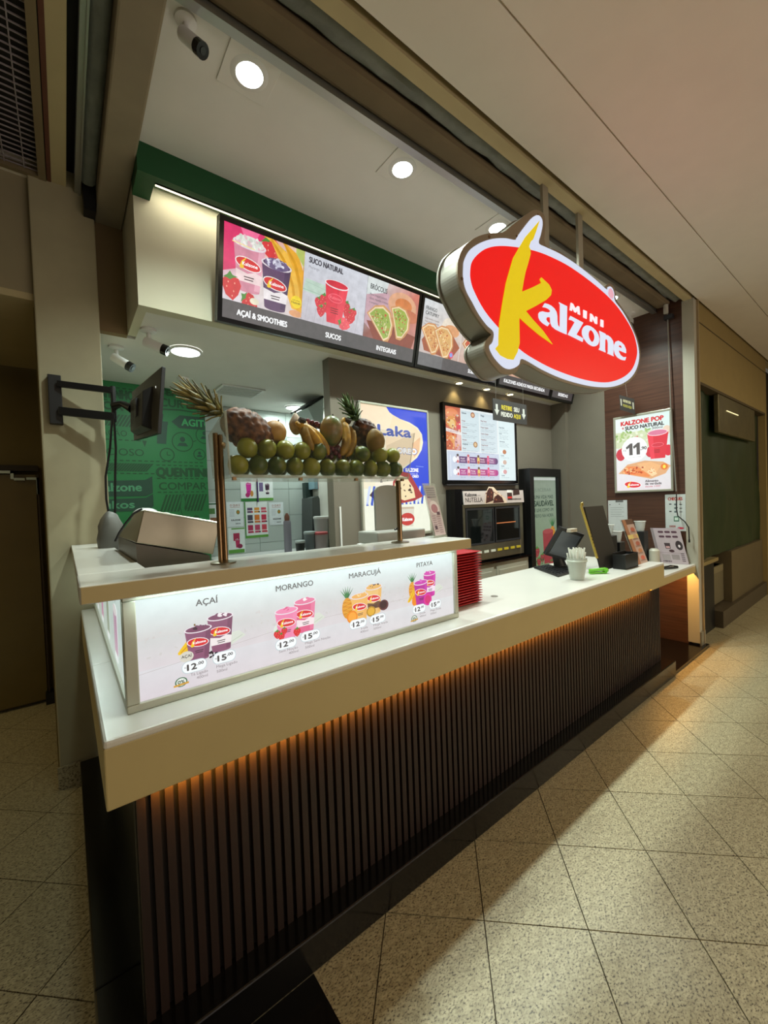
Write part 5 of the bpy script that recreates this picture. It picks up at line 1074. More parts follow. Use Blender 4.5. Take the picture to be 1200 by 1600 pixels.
# ---------------------------------------------------------------- illuminated menu board
mbd = empty('menu_board', (3.66, 2.9, 1.83), 'large black framed illuminated menu board full of price lists', 'menu board')
BX('casing', BLACK, 3.035, 4.285, 2.885, 2.9195, 1.825, 2.645, mbd)
BX('bezel', BLACKG, 3.035, 3.07, 2.875, 2.885, 1.825, 2.645, mbd); BX('bezel', BLACKG, 4.255, 4.285, 2.875, 2.885, 1.825, 2.645, mbd); BX('bezel', BLACKG, 3.07, 4.255, 2.875, 2.885, 1.825, 1.858, mbd); BX('bezel', BLACKG, 3.07, 4.255, 2.875, 2.885, 2.612, 2.645, mbd)
P = Print((3.07, 2.8845, 1.858), (1, 0, 0), (0, 0, 1)); w, h = 1.185, .754
P.rect(0, 0, w, h, '#e9f1f2'); P.rect(.02, 0, .85, .30, '#c9d3e4'); P.rect(.245, .31, .29, h-.33, '#cfe0e6'); P.rect(.55, .31, .30, h-.33, '#d3e2e8'); P.rect(.875, 0, .30, h-.02, '#dff0f2')
P.poly([(0, .31), (.235, .31), (.235, h), (0, h)], '#c86a50')
for k, (x, z, a, b, c) in enumerate(((.1, .69, .10, .05, '#e58a5c'), (.1, .60, .09, .06, '#d98c3c'), (.1, .58, .05, .045, '#e8c07a'), (.20, .57, .045, .06, '#d8304c'), (.06, .44, .10, .08, '#d8743c'), (.10, .40, .07, .06, '#e6a05c'), (.05, .36, .06, .05, '#c85a30'), (.18, .38, .05, .07, '#d8a0a0'), (.2, .45, .03, .08, '#e6b8b4'), (.19, .64, .04, .04, '#a83a2c'))): P.ell(x, z, a*.98 if x+a < .235 else .235-x, b, c, 0)
P.speck(.01, .33, .22, .38, 60, ['#8a3a24', '#f0c890', '#e6e0cc', '#c84a30', '#d8903c'], .006, .018, 9); P.poly([(0, .50), (.235, .47), (.235, .50), (0, .535)], '#e8e0dc'); P.text('Tradicionais', .03, .495, .018, '#b8606c', .16)
def para(x, z, head, n, ww, hc='#5c6a7a'):
    P.text(head, x, z, .014, hc, None, .02)
    for i in range(n): P.text(('massa, recheio, queijo e molho', 'tomate, presunto e orégano', 'cheddar, catupiry e milho')[i % 3], x, z-.020-i*.017, .008, '#70808c', ww*(1-.12*(i % 2)))
for z, t_ in ((.62, 'Frango'), (.555, 'Calabresa'), (.49, 'Presunto'), (.42, 'Brócolis'), (.33, 'Doces')): para(.255, z, t_, 2, .24, '#8a5a5c')
P.text('Kalzones', .255, .70, .018, '#4c5a66', .07, .02); P.text('Integrais', .255, .375, .016, '#4c5a66', .08, .02); P.ell(.43, .70, .035, .03, '#a8684c'); P.ell(.43, .70, .022, .018, '#e0b890'); P.ell(.46, .385, .035, .032, '#a8784c'); P.ell(.46, .385, .02, .02, '#e0c090')
for z, t_ in ((.645, 'Mega Queijo'), (.575, 'Frango Catupiry'), (.505, 'Quatro Queijos'), (.44, 'Napolitano'), (.38, 'Mega Brócolis'), (.33, 'Atum')): para(.56, z, t_, 2, .25, '#8a5a5c')
P.text('Mega', .56, .70, .018, '#4c5a66', .06, .02)
for z, t_ in ((.60, 'Mega Massa'), (.53, 'Sucos'), (.44, 'Sobremesas')): para(.885, z, t_, 3, .17)
for z in (.33, .21, .10): P.ell(.93, z, .022, .016, '#f4fafa'); P.ell(.97, z, .035, .026, ('#c0784c', '#d8a0a0', '#d0b0a0')[int(z*10) % 3]); para(.90, z-.05, 'Combo', 1, .15)
for z, c1, t1 in ((.215, ('#5a2a6c', '#6c2a74', '#7c2a64', '#8a4a84'), 0), (.085, ('#b02a84', '#a82a7c', '#b8307c', '#c04890'), 1)):
    P.rrect(.12, z-.035, .72, .07, .034, c1[0])
    for i in range(4):
        P.rect(.20+i*.16, z-.03, .11, .06, c1[i]); P.text(('Açaí', 'Morango', 'Maracujá', 'Pitaya')[i], .205+i*.16, z+.008, .014, '#f2e6f0', .07, .02)
        for j in range(2): P.rect(.205+i*.16, z-.008-j*.012, .08, .004, '#e6d0e4')
        P.ell(.165+i*.165, z, .022, .045, ('#f0e6ea', '#f2c0c8', '#e8c86c', '#e86a9c')[i]); P.ell(.165+i*.165, z+.045, .018, .014, ('#4a2a2c', '#c8505c', '#5c3a28', '#e04870')[i]); P.ell(.165+i*.165, z-.02, .012, .016, '#c83a3c')
        P.text('300ml  500ml', .20+i*.16, z-.06, .009, '#707a90', .08)
    P.ell(.115, z, .03, .032, '#f2f6fa')
P.line([(.05, .04), (.05, .26)], .010, '#e4ecf6')
P.build('printed_artwork', print_mat('menu_print', 1.0, .03), mbd)
BX('shelf_lip', DGREY, 3.05, 4.29, 2.87, 2.9195, 1.805, 1.818, mbd)

# ---------------------------------------------------------------- hanging pick-up signs
def arrow(P, x, z, s, c='#b8b8b4'): P.poly([(x-s*.3, z+s), (x+s*.3, z+s), (x+s*.3, z), (x+s*.7, z), (x, z-s), (x-s*.7, z), (x-s*.3, z)], c)
hs = empty('pickup_sign', (3.48, 2.35, 2.39), 'black hanging sign with arrows telling customers to collect orders here', 'sign')
aL = atY(770, 622, 2.35); aR = atY(822.5, 632, 2.35); aB = atY(771, 656, 2.35)
BX('board', DGREY, aL.x, aR.x, 2.35, 2.356, aB.z, aL.z, hs)
P = Print((aL.x, 2.3495, aB.z), (1, 0, 0), (0, 0, 1)); w = aR.x-aL.x; h = aL.z-aB.z
P.rect(0, 0, w, h, '#2e2b2a'); P.text('RETIRE', w*.24, h*.56, h*.20, '#b8a61e', w*.30, .03); P.text('SEU', w*.60, h*.56, h*.20, '#c0beb8', w*.16, .03); P.text('PEDIDO', w*.22, h*.24, h*.20, '#c0beb8', w*.33, .03); P.text('AQUI', w*.59, h*.24, h*.20, '#b8a61e', w*.20, .03)
arrow(P, w*.10, h*.5, h*.26); arrow(P, w*.90, h*.5, h*.26)
P.build('printed_artwork', PM, hs)
for x in (aL.x+.05, aR.x-.05): MB().tube([(x, 2.353, aL.z), (x, 2.353, CZ)], .0012, 4).build('wire', ALU, hs)
hs = empty('pickup_sign', (5.1, 2.0, 2.6), 'small dark pick-up sign beside the brown wall above the lit poster', 'sign')
p_ = [atX(967.5, 617, 5.02), atX(992.5, 622, 5.10), atX(992.5, 647, 5.10), atX(969, 640, 5.02)]
slab4('board', DGREY, (p_[3], p_[2], p_[1], p_[0]), .005, hs)
def dps(P, w, h):
    P.rect(0, 0, w, h, '#26201c'); P.rect(w*.06, h*.3, w*.08, h*.45, '#a8a496'); P.rect(w*.86, h*.3, w*.08, h*.45, '#a8a496'); P.text('RETIRE SEU', w*.25, h*.6, h*.17, '#a8a07c', w*.5, .03); P.text('PEDIDO AQUI', w*.22, h*.28, h*.17, '#8c8434', w*.56, .03)
card_print((p_[3], p_[2], p_[1], p_[0]), hs, PM, dps)
MB().tube([tuple((p_[0]+p_[1])/2), (5.06, 2.05, CZ)], .0012, 4).build('wire', ALU, hs)

# ---------------------------------------------------------------- oven and fridge
ov = empty('countertop_oven', (3.75, 2.85, 1.0), 'steel twin door display oven with a chocolate pastry banner on top', 'oven')
BX('surround', BLACK, 3.085, 4.27, 2.86, 2.9195, .98, 1.76, ov)
BX('left_cheek', BLACKG, 3.085, 3.19, 2.80, 2.86, 1.0, 1.76, ov)
MB().box(3.20, 4.25, 2.80, 2.86, 1.565, 1.60).box(3.20, 3.235, 2.80, 2.86, 1.0, 1.565).box(4.19, 4.25, 2.80, 2.86, 1.0, 1.565).box(3.235, 4.19, 2.80, 2.86, 1.0, 1.165).build('steel_front', STEEL, ov, bevel=.003)
for a, b in ((3.24, 3.70), (3.72, 4.185)):
    MB().box(a, b, 2.795, 2.80, 1.17, 1.19).box(a, b, 2.795, 2.80, 1.54, 1.56).box(a, a+.02, 2.795, 2.80, 1.19, 1.54).box(b-.02, b, 2.795, 2.80, 1.19, 1.54).build('door_frame', DGREY, ov)
    BX('door_glass', GLASS, a+.02, b-.02, 2.80, 2.804, 1.19, 1.54, ov)
BX('shelf_glow', mat('oven_glow', '#c87a4a', emit='#b0603a', es=.5), 3.74, 4.1, 2.798, 2.7995, 1.375, 1.385, ov)
for i in range(8): BX('control_label', mat('label_white', '#d8d6c6', .5) if i < 4 else mat('label_yellow', '#c9b02c', .5), 3.28+i*.118, 3.355+i*.118, 2.794, 2.80, 1.075, 1.10, ov)
slab4('banner', WPL, [Vector(q) for q in ((3.195, 2.78, 1.60), (4.25, 2.78, 1.60), (4.25, 2.79, 1.74), (3.195, 2.79, 1.74))], .006, ov)
P = Print((3.195, 2.779, 1.60), (1, 0, 0), (0, .07, 1))
P.rect(0, 0, 1.055, .14, '#cbbcb8'); P.text('Kalzone', .03, .085, .036, '#2c2428', .18, .03); P.text('com', .22, .085, .018, '#4c4448', .05); P.text('NUTELLA', .03, .025, .048, '#3a2c2c', .27, .01)
P.text('BARREIRINHAS', .80, .03, .018, '#2c2428', .2, .03); P.rect(.74, .03, .09, .10, '#3c2420'); P.rect(.74, .115, .09, .03, '#e8e4e0'); P.poly([(.85, .08), (.98, .09), (.98, .15), (.86, .145)], '#3a2420'); P.rect(.745, .05, .08, .02, '#d8302c')
P.build('printed_artwork', PM, ov)
P = Print((3.195, 2.776, 1.60), (1, 0, 0), (0, .07, 1))
P.poly([(.33, .0), (.36, .12), (.42, .185), (.50, .18), (.58, .12), (.70, .05), (.72, .0)], '#e6ccb4'); P.poly([(.345, .005), (.375, .12), (.42, .17), (.47, .165), (.50, .12), (.47, .03)], '#4a1e1a'); P.poly([(.47, .005), (.50, .07), (.57, .10), (.64, .06), (.67, .005)], '#4a1e1a'); P.speck(.36, .02, .28, .12, 26, ['#7a3428', '#2c1210', '#b86a4c'], .006, .014, 5)
P.build('pastry_cutout', PM, ov)
cb = empty('oven_cabinet', (3.75, 2.8, 0), 'white cabinet with drawers under the oven', 'cabinet')
BX('worktop', BLACKG, 3.0, 4.34, 2.765, 2.9195, .955, .978, cb)
BX('body', mat('cabinet_white', '#a8a494', .5), 3.02, 4.32, 2.79, 2.9195, .0, .955, cb)
for a, b in ((3.05, 3.65), (3.70, 4.29)):
    MB().box(a, b, 2.78, 2.79, .60, .92).box(a+.04, b-.04, 2.772, 2.78, .66, .87).build('drawer_front', mat('cabinet_white', '#a8a494', .5), cb, bevel=.004)
fg = empty('drinks_fridge', (4.73, 2.8, 0), 'black upright drinks fridge with a green lit door beside the side wall', 'fridge')
MB().box(4.36, 5.06, 2.83, 2.9195, .1, 2.0).box(4.36, 4.44, 2.76, 2.83, .1, 2.0).box(4.99, 5.06, 2.76, 2.83, .1, 2.0).box(4.44, 4.99, 2.76, 2.83, 1.90, 2.0).build('cabinet', BLACK, fg, bevel=.004)
BX('door_panel', WPL, 4.44, 4.99, 2.80, 2.82, .2, 1.90, fg)
P = Print((4.44, 2.7995, .2), (1, 0, 0), (0, 0, 1)); P.grad(0, 0, .55, 1.70, ['#6a8c48', '#6f9250', '#a6b8a4', '#9fb09a']); P.rect(0, 1.66, .55, .03, '#e6efe6')
P.text('JUICEBAR', .06, 1.52, .04, '#788c7c', .38); P.text('UMA VIDA MAIS', .06, 1.43, .045, '#40584a', .42, .01); P.text('SAUDÁVEL', .05, 1.34, .065, '#35503e', .44, .03); P.text('É LEVE COMO UM', .06, 1.27, .04, '#40584a', .42, .01); P.text('FEITO NA HORA', .06, 1.20, .04, '#40584a', .42, .01)
d_pine(P, .45, .84, .13, .38); P.poly([(.24, .62), (.42, .62), (.46, 1.02), (.22, 1.02)], '#a8303a'); P.ell(.34, 1.02, .12, .03, '#b8484c'); P.rect(.25, .78, .18, .05, '#8a2430')
for x, z, s in ((.08, .78, .12), (.12, .66, .10), (.2, .70, .10), (.40, .60, .1)): d_berry(P, x, z, s, '#9c2c34')
P.ell(.06, .42, .03, .03, '#c84a2c'); P.speck(.02, .6, .25, .1, 10, ['#3c5a30', '#54703c'], .01, .02, 6)
P.build('printed_artwork', print_mat('fridge_print', .62, .06), fg)

# ---------------------------------------------------------------- right wall: lit poster, notices, rod
lp = empty('lit_price_poster', (5.17, 1.86, 1.66), 'bright framed price poster on the brown wall showing juice and pastry for 11,90', 'poster')
MB().box(5.165, 5.199, 1.56, 2.155, 1.665, 1.69).box(5.165, 5.199, 1.56, 2.155, 2.53, 2.555).box(5.165, 5.199, 1.56, 1.582, 1.69, 2.53).box(5.165, 5.199, 2.133, 2.155, 1.69, 2.53).build('frame', mat('poster_frame', '#a9a898', .35, .4), lp, bevel=.004)
BX('light_panel', WPL, 5.18, 5.199, 1.582, 2.133, 1.69, 2.53, lp)
P = Print((5.1795, 2.133, 1.69), (0, -1, 0), (0, 0, 1)); w, h = .551, .84
P.grad(0, 0, w, h, ['#e2dade', '#dcd6d8', '#d8eee8', '#e8f4ee']); P.poly([(0, .5), (w*.6, .46), (w*.7, .66), (0, .68)], '#cfdab4'); P.speck(.0, .56, .35, .12, 40, ['#a8c47c', '#c4d6a0', '#e6ecd4', '#8ab060'], .01, .03, 2)
P.poly([(.03, .47), (.16, .60), (.24, .62), (.22, .56), (.1, .47)], '#d06a5c'); P.ell(.05, .42, .05, .07, '#c8283c'); P.ell(.36, .42, .05, .06, '#cc3040'); P.ell(.53, .42, .04, .06, '#d8203c'); P.ell(.52, .64, .04, .05, '#e6d0b8')
P.poly([(.36, .34), (.50, .34), (.535, .62), (.33, .62)], '#d8283c'); P.poly([(.36, .34), (.40, .34), (.385, .62), (.33, .62)], '#e83c50'); P.ell(.43, .625, .10, .035, '#f4dce0'); P.ell(.43, .625, .092, .028, '#d87a98'); P.ell(.43, .49, .06, .025, '#f07080'); P.ell(.43, .49, .055, .02, '#d02c40'); [P.line([(.395, .435-i*.014), (.45, .437-i*.014)], .005, '#7a1020') for i in range(3)]
P.ell(.195, .47, .135, .14, '#f8fcfa'); [P.poly([(a, .405), (a+.036, .405), (a+.036, .54), (a+.012, .54), (a-.036, .50), (a-.028, .475), (a, .492)], '#55504e') for a in (.142, .218)]; P.text(',90', .262, .455, .036, '#6a6664', .058, .03); P.text('R$', .08, .455, .018, '#6a6664', .03); P.text('preço por unidade', .13, .375, .010, '#808480', .13)
P.text('KALZONE POP', .06, .755, .048, '#d03038', .43, .045); P.text('+', .07, .705, .04, '#c04848', .02, .02); P.text('SUCO NATURAL', .105, .700, .040, '#4a4a4c', .39, .035); P.text('300ml', .38, .668, .024, '#5a4a4c', .10, .01)
P.poly([(.02, .20), (.12, .30), (.30, .33), (.48, .30), (.55, .25), (.50, .17), (.36, .12), (.1, .19)], '#dca878'); P.poly([(.06, .21), (.12, .28), (.22, .27), (.36, .17), (.34, .14), (.1, .19)], '#e88a4c'); P.poly([(.22, .30), (.36, .31), (.46, .26), (.40, .17), (.36, .15), (.28, .22)], '#eab47c'); P.poly([(.32, .20), (.38, .25), (.42, .17), (.37, .145)], '#f0d0a0'); P.speck(.08, .19, .22, .07, 44, ['#c04c28', '#f4c88c', '#e06a34', '#a83c20'], .006, .016, 12); P.speck(.33, .18, .07, .06, 16, ['#d87a3c', '#f8dcae'], .006, .012, 13)
P.ell(.49, .245, .035, .035, '#e0782c'); P.ell(.49, .245, .014, .02, '#f8e04c'); d_logo(P, .17, .065, .17); P.text('Alimento', .30, .085, .026, '#4c4446', .13, .02); P.text('de verdade', .30, .055, .026, '#4c4446', .16, .02); P.text('desde 1997', .30, .028, .016, '#c05060', .15, .01)
P.build('printed_artwork', print_mat('price_poster_print', 1.12, .03), lp)
def wpaper(x0, y0, x1, y1, label, draw):
    a = atX(x0, y0, 5.197); b = atX(x1, y1, 5.197)
    t = empty('notice_sheet', (5.197, (a.y+b.y)/2, b.z), label, 'notice')
    BX('sheet', WPL, 5.1965, 5.1985, b.y, a.y, b.z, a.z, t)
    P = Print((5.1962, a.y, b.z), (0, -1, 0), (0, 0, 1)); draw(P, a.y-b.y, a.z-b.z); P.build('printed_artwork', PM, t)
def dn1(P, w, h):
    P.rect(0, 0, w, h, '#c2c6c6'); P.rect(w*.4, h*.93, w*.4, h*.07, '#6a6a68')
    for i in range(5): P.rect(w*.12, h*(.75-.07*i), w*(.7-.1*(i % 2)), h*.012, '#8a9090')
    P.ell(w*.1, h*.86, .006, .006, '#303030'); P.ell(w*.6, h*.87, .006, .006, '#303030')
def dn2(P, w, h):
    P.rect(0, 0, w, h, '#c3cac8'); P.text('CHEQUES', w*.15, h*.84, h*.08, '#a83c34', w*.7, .03)
    for i in range(3): P.rect(w*(.2+.3*(i % 2)), h*(.72-.1*i), w*.12, h*.03, '#303438'); P.rect(w*(.45), h*(.70-.1*i), w*.1, h*.05, '#5c6c70'); P.rect(w*.7, h*(.71-.1*i), w*.14, h*.02, '#404448')
    P.rect(w*.42, h*.26, w*.26, h*.14, '#3c6a54'); P.rect(w*.46, h*.29, w*.18, h*.08, '#c3d6ca'); P.text('DESDE', w*.2, h*.1, h*.05, '#a84c44', w*.3, .02); P.ell(w*.75, h*.08, w*.16, h*.03, '#c03a50')
wpaper(950, 782, 981, 830, 'white typed notice taped low on the brown wall, left of the poster', dn1)
wpaper(1039, 773, 1072, 830, 'white notice with red heading on the brown wall by the white pilaster', dn2)
rd = empty('shutter_rod', (5.19, 1.57, 1.1), 'thin vertical metal rod down the brown wall ending in a bent black handle', 'rod')
MB().tube([(5.185, 1.585, CZ), (5.152, 1.565, 2.6), (5.15, 1.53, 1.66)], .006, 8).build('rod', ALU, rd, smooth=True)
q = [atX(x, y, 5.12) for x, y in ((1057, 772), (1057, 795), (1059, 806), (1070, 815), (1076, 824), (1077, 843))]
MB().tube(q, .006, 8).build('bent_handle', BLACK, rd, smooth=True); MB().tube([q[-1], q[-1]-Vector((0, 0, .03))], .009, 8).build('grip', BLACK, rd)
a = atX(1042, 486, 5.15); MB().tube([(5.12, a.y, 3.55), (5.12, a.y, 3.64)], .022, 12).build('pulley', mat('white_pulley', '#b8b4a8', .4), rd); BX('bracket', DGREY, 5.14, 5.2, a.y-.05, a.y+.03, 3.5, 3.54, rd)

# ---------------------------------------------------------------- things on the counter
ZC = 1.0605
trm = MB(); trm.hexa([(-.13, -.17, 0), (.13, -.17, 0), (.13, .17, 0), (-.13, .17, 0), (-.15, -.19, .013), (.15, -.19, .013), (.15, .19, .013), (-.15, .19, .013)])
trm = trm.mesh('tray', mat('red_tray', '#a8161c', .35)); rimm = MB().box(-.152, .152, -.192, -.182, .0115, .0145).box(-.152, .152, .182, .192, .0115, .0145).box(-.152, -.142, -.182, .182, .0115, .0145).box(.142, .152, -.182, .182, .0115, .0145).mesh('rim', mat('red_tray_rim', '#c42a2c', .3))
for i in range(20):
    o = bpy.data.objects.new('serving_tray', trm); COL.objects.link(o); o.location = (1.715+rr.uniform(-.002, .002), 1.70+rr.uniform(-.002, .002), ZC+.0148*i)
    d = bpy.data.objects.new('rim', rimm); COL.objects.link(d); d.parent = o
    tag(o, 'topmost red serving tray of the stack beside the drinks lightbox' if i == 19 else 'bottommost red serving tray of the stack, resting on the counter' if i == 0 else ORD[19-i]+' red serving tray from the top of the stack', 'tray', 'stacked red trays')
# point of sale monitor
pm_ = empty('till_monitor', (3.1, 1.72, ZC), 'black tilted till touchscreen on the counter', 'monitor')
q = [Vector((2.992, 1.78, 1.191)), Vector((3.232, 1.72, 1.117)), Vector((3.267, 1.60, 1.336)), Vector((3.027, 1.66, 1.41))]
n = (q[1]-q[0]).cross(q[3]-q[0]).normalized(); slab4('screen_frame', BLACK, q, .03, pm_)
ins = [q[0]+(q[2]-q[0])*.09, q[1]+(q[3]-q[1])*.09, q[2]+(q[0]-q[2])*.09, q[3]+(q[1]-q[3])*.09]
slab4('screen', mat('till_screen', '#454b54', .25), [p+n*.002 for p in ins], .002, pm_)
c_ = (q[0]+q[1]+q[2]+q[3])/4
MB().tube([c_-n*.04, c_-n*.10+Vector((0, .02, -.08)), (c_.x+.05, c_.y+.07, ZC+.02)], [.04, .035, .05], 10).build('stand', BLACK, pm_, smooth=True)
BX('base', BLACK, c_.x+.0, c_.x+.16, c_.y-.03, c_.y+.14, ZC, ZC+.018, pm_, bevel=.005)
tp_ = q[3]+(q[2]-q[3])*.45; BX('receipt_box', mat('cream_plastic', '#b3aa98', .5), tp_.x-.05, tp_.x+.05, tp_.y-.02, tp_.y+.02, tp_.z-.01, tp_.z+.018, pm_, bevel=.004)
kd = empty('keyboard', (2.95, 1.70, ZC), 'black keyboard in front of the till screen', 'keyboard')
kq = [atZ(x, y, ZC) for x, y in ((872, 902), (893, 896), (857, 884), (834, 888))]
MB().hexa([*kq, *[p+Vector((0, 0, .016)) for p in kq]]).build('case', BLACK, kd, bevel=.003)
for i in range(4):
    for j in range(9):
        u = .06+i*.23; v = .04+j*.105; p = kq[0]*(1-u)*(1-v)+kq[1]*u*(1-v)+kq[2]*u*v+kq[3]*(1-u)*v
        BX('key', DGREY, p.x-.010, p.x+.010, p.y-.010, p.y+.010, ZC+.0165, ZC+.021, kd)
sc_ = atZ(908, 903, ZC)
cpx, cpy = 2.83, 1.445
cu = empty('straw_cup', (cpx, cpy, ZC), 'clear plastic cup packed with wrapped white straws', 'cup')
MB().lathe([(.001, .001), (.046, .001), (.066, .135), (.068, .152), (.064, .152), (.062, .135), (.043, .006), (.001, .006)], 24, (cpx, cpy, ZC), cap=False).build('cup', mat('frosted_cup', '#c9cfc4', .25, alpha=.5), cu, smooth=True)
MB().lathe([(.065, .130), (.069, .130), (.070, .137), (.067, .141)], 24, (cpx, cpy, ZC), cap=False).build('rim_band', mat('cup_rim', '#c4ccc0', .3), cu, smooth=True)
STR = mat('wrapped_straw', '#e6e8de', .5)
for i in range(30):
    a = i*2.4; r = .044*math.sqrt((i+.5)/30); o = MB().tube([(cpx+r*.7*cos(a), cpy+r*.7*sin(a), ZC+.008), (cpx+r*1.45*cos(a+.2), cpy+r*1.45*sin(a+.2), ZC+.205+rr.uniform(-.02, .025))], .0055, 6).build('straw', STR)
    tag(o, 'white paper wrapped straw standing in the clear cup', 'straw', 'straws in the clear cup')
st = empty('green_stapler', (3.0, 1.40, ZC), 'bright green stapler lying at the counter edge beside the straw cup', 'stapler')
GRN = mat('bright_green', '#5fb01e', .35)
a = atZ(921, 897, ZC); b = atZ(947, 896, ZC)
bar('base', (a.x, a.y, ZC+.008), (b.x, b.y, ZC+.008), .016, .006, GRN, st); bar('upper_arm', (a.x, a.y, ZC+.026), (b.x, b.y, ZC+.034), .014, .010, GRN, st); MB().tube([(b.x-.02, b.y, ZC+.02), (b.x+.006, b.y, ZC+.026)], .018, 10).build('hinge', GRN, st, smooth=True)
# big leaning board
lb = empty('leaning_dark_board', (3.4, 1.5, ZC), 'large dark brown board leaning back on the counter behind the straws', 'board')
q = [Vector(v) for v in ((3.258, 1.469, ZC), (3.577, 1.469, ZC), (3.577, 1.60, 1.555), (3.258, 1.588, 1.560))]
slab4('board', mat('dark_brown_board', '#1b160f', .5), q, .012, lb)
slab4('yellow_edge', mat('yellow_edge', '#a8903a', .4), [q[0]+Vector((-.022, .02, .10)), q[0]+Vector((-.004, .02, .10)), q[3]+Vector((-.004, .012, .01)), q[3]+Vector((-.030, .012, .012))], .012, lb)
for i in range(16): 
    p = q[0]+Vector((-.013, .019, .12))+(q[3]-q[0]-Vector((.004, 0, .13)))*(i/15); BX('hole', BLACK, p.x-.004, p.x+.004, p.y-.003, p.y-.001, p.z-.004, p.z+.004, lb)
MB().tube([q[3]+Vector((-.03, .01, .0)), q[3]+Vector((-.035, .01, .03)), q[3]+Vector((-.015, .01, .035)), q[3]+Vector((-.005, .01, .01))], .006, 8).build('hook', mat('yellow_edge', '#a8903a', .4), lb)
bb = empty('card_reader_box', (3.6, 1.42, ZC), 'black open box at the foot of the leaning board', 'box')
MB().box(3.42, 3.66, 1.36, 1.364, ZC, ZC+.115).box(3.42, 3.424, 1.364, 1.45, ZC, ZC+.115).box(3.656, 3.66, 1.364, 1.45, ZC, ZC+.115).box(3.42, 3.66, 1.45, 1.454, ZC, ZC+.125).box(3.42, 3.66, 1.36, 1.45, ZC, ZC+.004).build('box', BLACK, bb)
BX('contents', DGREY, 3.45, 3.62, 1.375, 1.435, ZC+.005, ZC+.10, bb, bevel=.004)
lf_ = empty('leaning_leaflet', (3.85, 1.45, ZC), 'tall pink and brown menu leaflet leaning at the counter end', 'leaflet')
q = [Vector(v) for v in ((3.726, 1.385, ZC), (3.93, 1.385, ZC), (3.93, 1.505, 1.44), (3.726, 1.505, 1.43))]
slab4('sheet', mat('leaflet_back', '#6a4030', .5), q, .003, lf_)
def dlf(P, w, h):
    P.rect(0, 0, w, h, '#b89a8c'); P.rect(0, h*.88, w, h*.12, '#5a3a28'); P.rect(0, 0, w*.3, h, '#a06a48'); P.rect(0, h*.56, w, h*.09, '#d8c070'); 
    for i in range(5):
        z = h*(.12+.16*i); P.ell(w*.68, z, w*.2, h*.05, ('#c8624c', '#b87a50', '#a85a44', '#c89a70', '#b05a40')[i]); [P.rect(w*(.38), z-h*.07+j*h*.012, w*.5, h*.005, '#6c4a40') for j in range(3)]
card_print(q, lf_, PM, dlf)
slab4('support', ACRE, [v+Vector((0, .012, 0)) for v in q], .003, lf_)
mn = empty('menu_card_stand', (5.0, 1.55, .888), 'two page menu card standing on the flap before the pilaster', 'menu card')
q = [Vector(v) for v in ((4.40, 1.60, .8885), (4.68, 1.43, .8885), (4.66, 1.50, 1.30), (4.38, 1.68, 1.29))]
a = [atX(1034, 881, 4.8), atX(1077, 884, 4.95), atX(1065, 822, 4.99), atX(1019, 825, 4.84)]
zz = .8885; b0 = atZ(1034, 880, zz); b1 = atZ(1077, 882.5, zz); q = [b0, b1, atX(1065, 822, b1.x+.03), atX(1020, 825, b0.x+.03)]
slab4('sheet', mat('menu_sheet', '#a89c9c', .5), q, .004, mn)
def dmn(P, w, h):
    P.rect(0, 0, w, h, '#ad9fa4'); [P.rrect(w*(.15+.25*i), h*z, w*.21, h*.06, .01, '#4c2c3c') for i in range(3) for z in (.86, .73)]
    P.ell(w*.82, h*.52, w*.13, h*.13, '#2c2024'); P.ell(w*.82, h*.5, w*.04, h*.04, '#d8ccd0'); P.poly([(w*.3, h*.42), (w*.48, h*.42), (w*.5, h*.58), (w*.28, h*.58)], '#3c2c30'); P.rect(w*.32, h*.44, w*.14, h*.05, '#c89c9c'); P.ell(w*.5, h*.36, w*.1, h*.04, '#3c2428')
    P.rect(w*.05, h*.30, w*.9, h*.008, '#84747c'); P.rect(w*.1, h*.1, w*.3, h*.16, '#9a9090'); P.rect(w*.45, h*.12, w*.28, h*.14, '#8e8484'); [P.rect(w*.8, h*(.08+.05*i), w*.12, h*.02, '#4c3c44') for i in range(5)]; P.text('MENU', w*.1, h*.05, h*.04, '#4c3c44', w*.3, .03)
card_print(q, mn, PM, dmn)
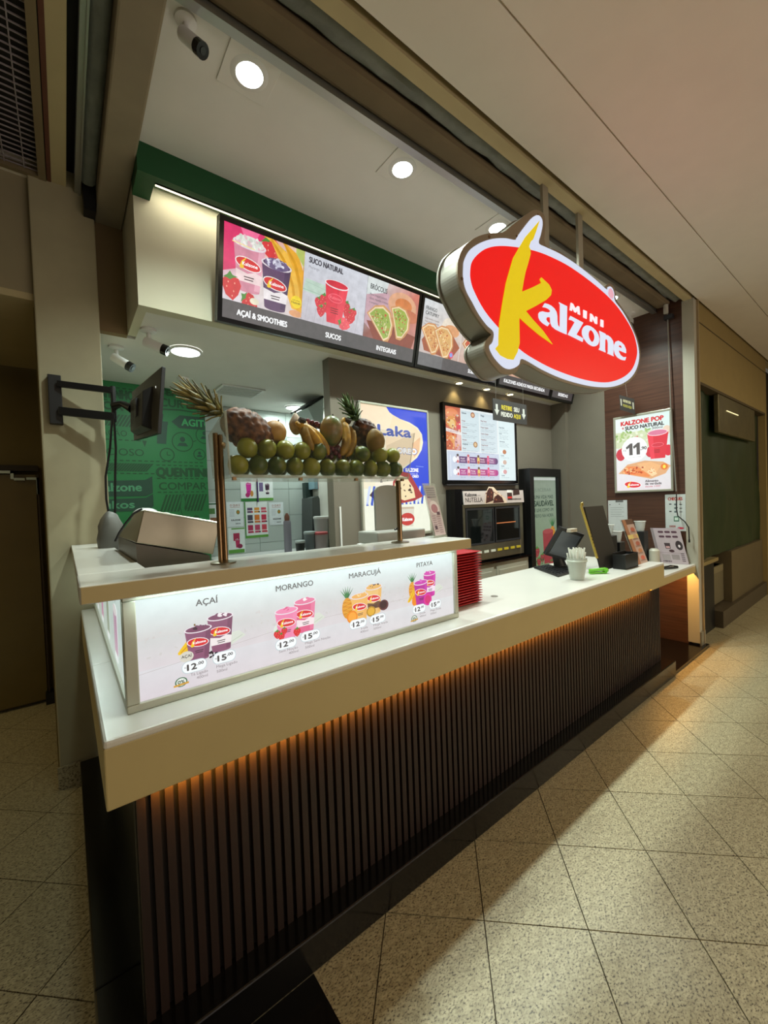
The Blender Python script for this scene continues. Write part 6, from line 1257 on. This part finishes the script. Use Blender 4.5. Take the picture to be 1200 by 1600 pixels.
slab4('rear_sheet', mat('menu_sheet2', '#8c8082', .5), [v+Vector((.01, .03, .0)) for v in q], .004, mn)
sn = empty('barcode_scanner', (4.7, 1.47, .888), 'small black handheld scanner lying on the flap', 'scanner')
a = atZ(1038, 888, .90); b = atZ(1058, 886, .90)
MB().tube([a, (a+b)/2+Vector((0, 0, .006)), b], [.016, .022, .015], 10).build('body', BLACKG, sn, smooth=True); MB().tube([a+Vector((0, 0, .012)), (a+b)/2+Vector((0, 0, .02))], .008, 8).build('trigger', BLACK, sn)
# glasses and cups behind the board
for k, (x, y, lab) in enumerate(((950, 828, 'clear plastic cup stack left behind the leaning board'), (963, 838, 'clear cup lying right of the cup stack'), (1000, 822, 'clear dome lid behind the leaflet'))):
    p = atY(x, y, 1.72); t = empty('clear_cup', (p.x, 1.72, p.z-.05), lab, 'cup')
    MB().lathe([(.035, 0), (.05, .10), (.052, .10), (.037, 0)], 18, (p.x, 1.72, p.z-.05), cap=False).build('cup', mat('cup_clear', '#c9ccc8', .1, alpha=.4), t, smooth=True)
    MB().lathe([(.053, .096), (.056, .10), (.053, .104)], 18, (p.x, 1.72, p.z-.05), cap=False).build('rim', mat('cup_clear_rim', '#d4d6d2', .2), t, smooth=True)
ft = empty('cup_rack', (4.2, 1.75, ZC), 'dark rack holding clear cups behind the leaning board', 'rack')
[BX('tier', BLACK, p.x-.055, p.x+.055, 1.665, 1.775, ZC if p.x < 3.97 else .889, p.z-.0505, ft, bevel=.004) for p in (atY(950, 828, 1.72), atY(963, 838, 1.72), atY(1000, 822, 1.72))]; MB().tube([(3.75, 1.72, ZC+.10), (3.75, 1.72, ZC+.28), (3.9, 1.72, ZC+.28)], .006, 8).build('wire_arm', BRASS, ft)
cn = empty('white_canister', (4.1, 1.7, .888), 'small white canister between leaflet and menu card', 'canister')
p = atY(1022, 868, 1.62); MB().lathe([(.001, 0), (.05, 0), (.05, .17), (.03, .19), (.001, .19)], 18, (p.x, 1.62, .8885), cap=False).build('body', mat('cream_can', '#b4b0a0', .4), cn, smooth=True)
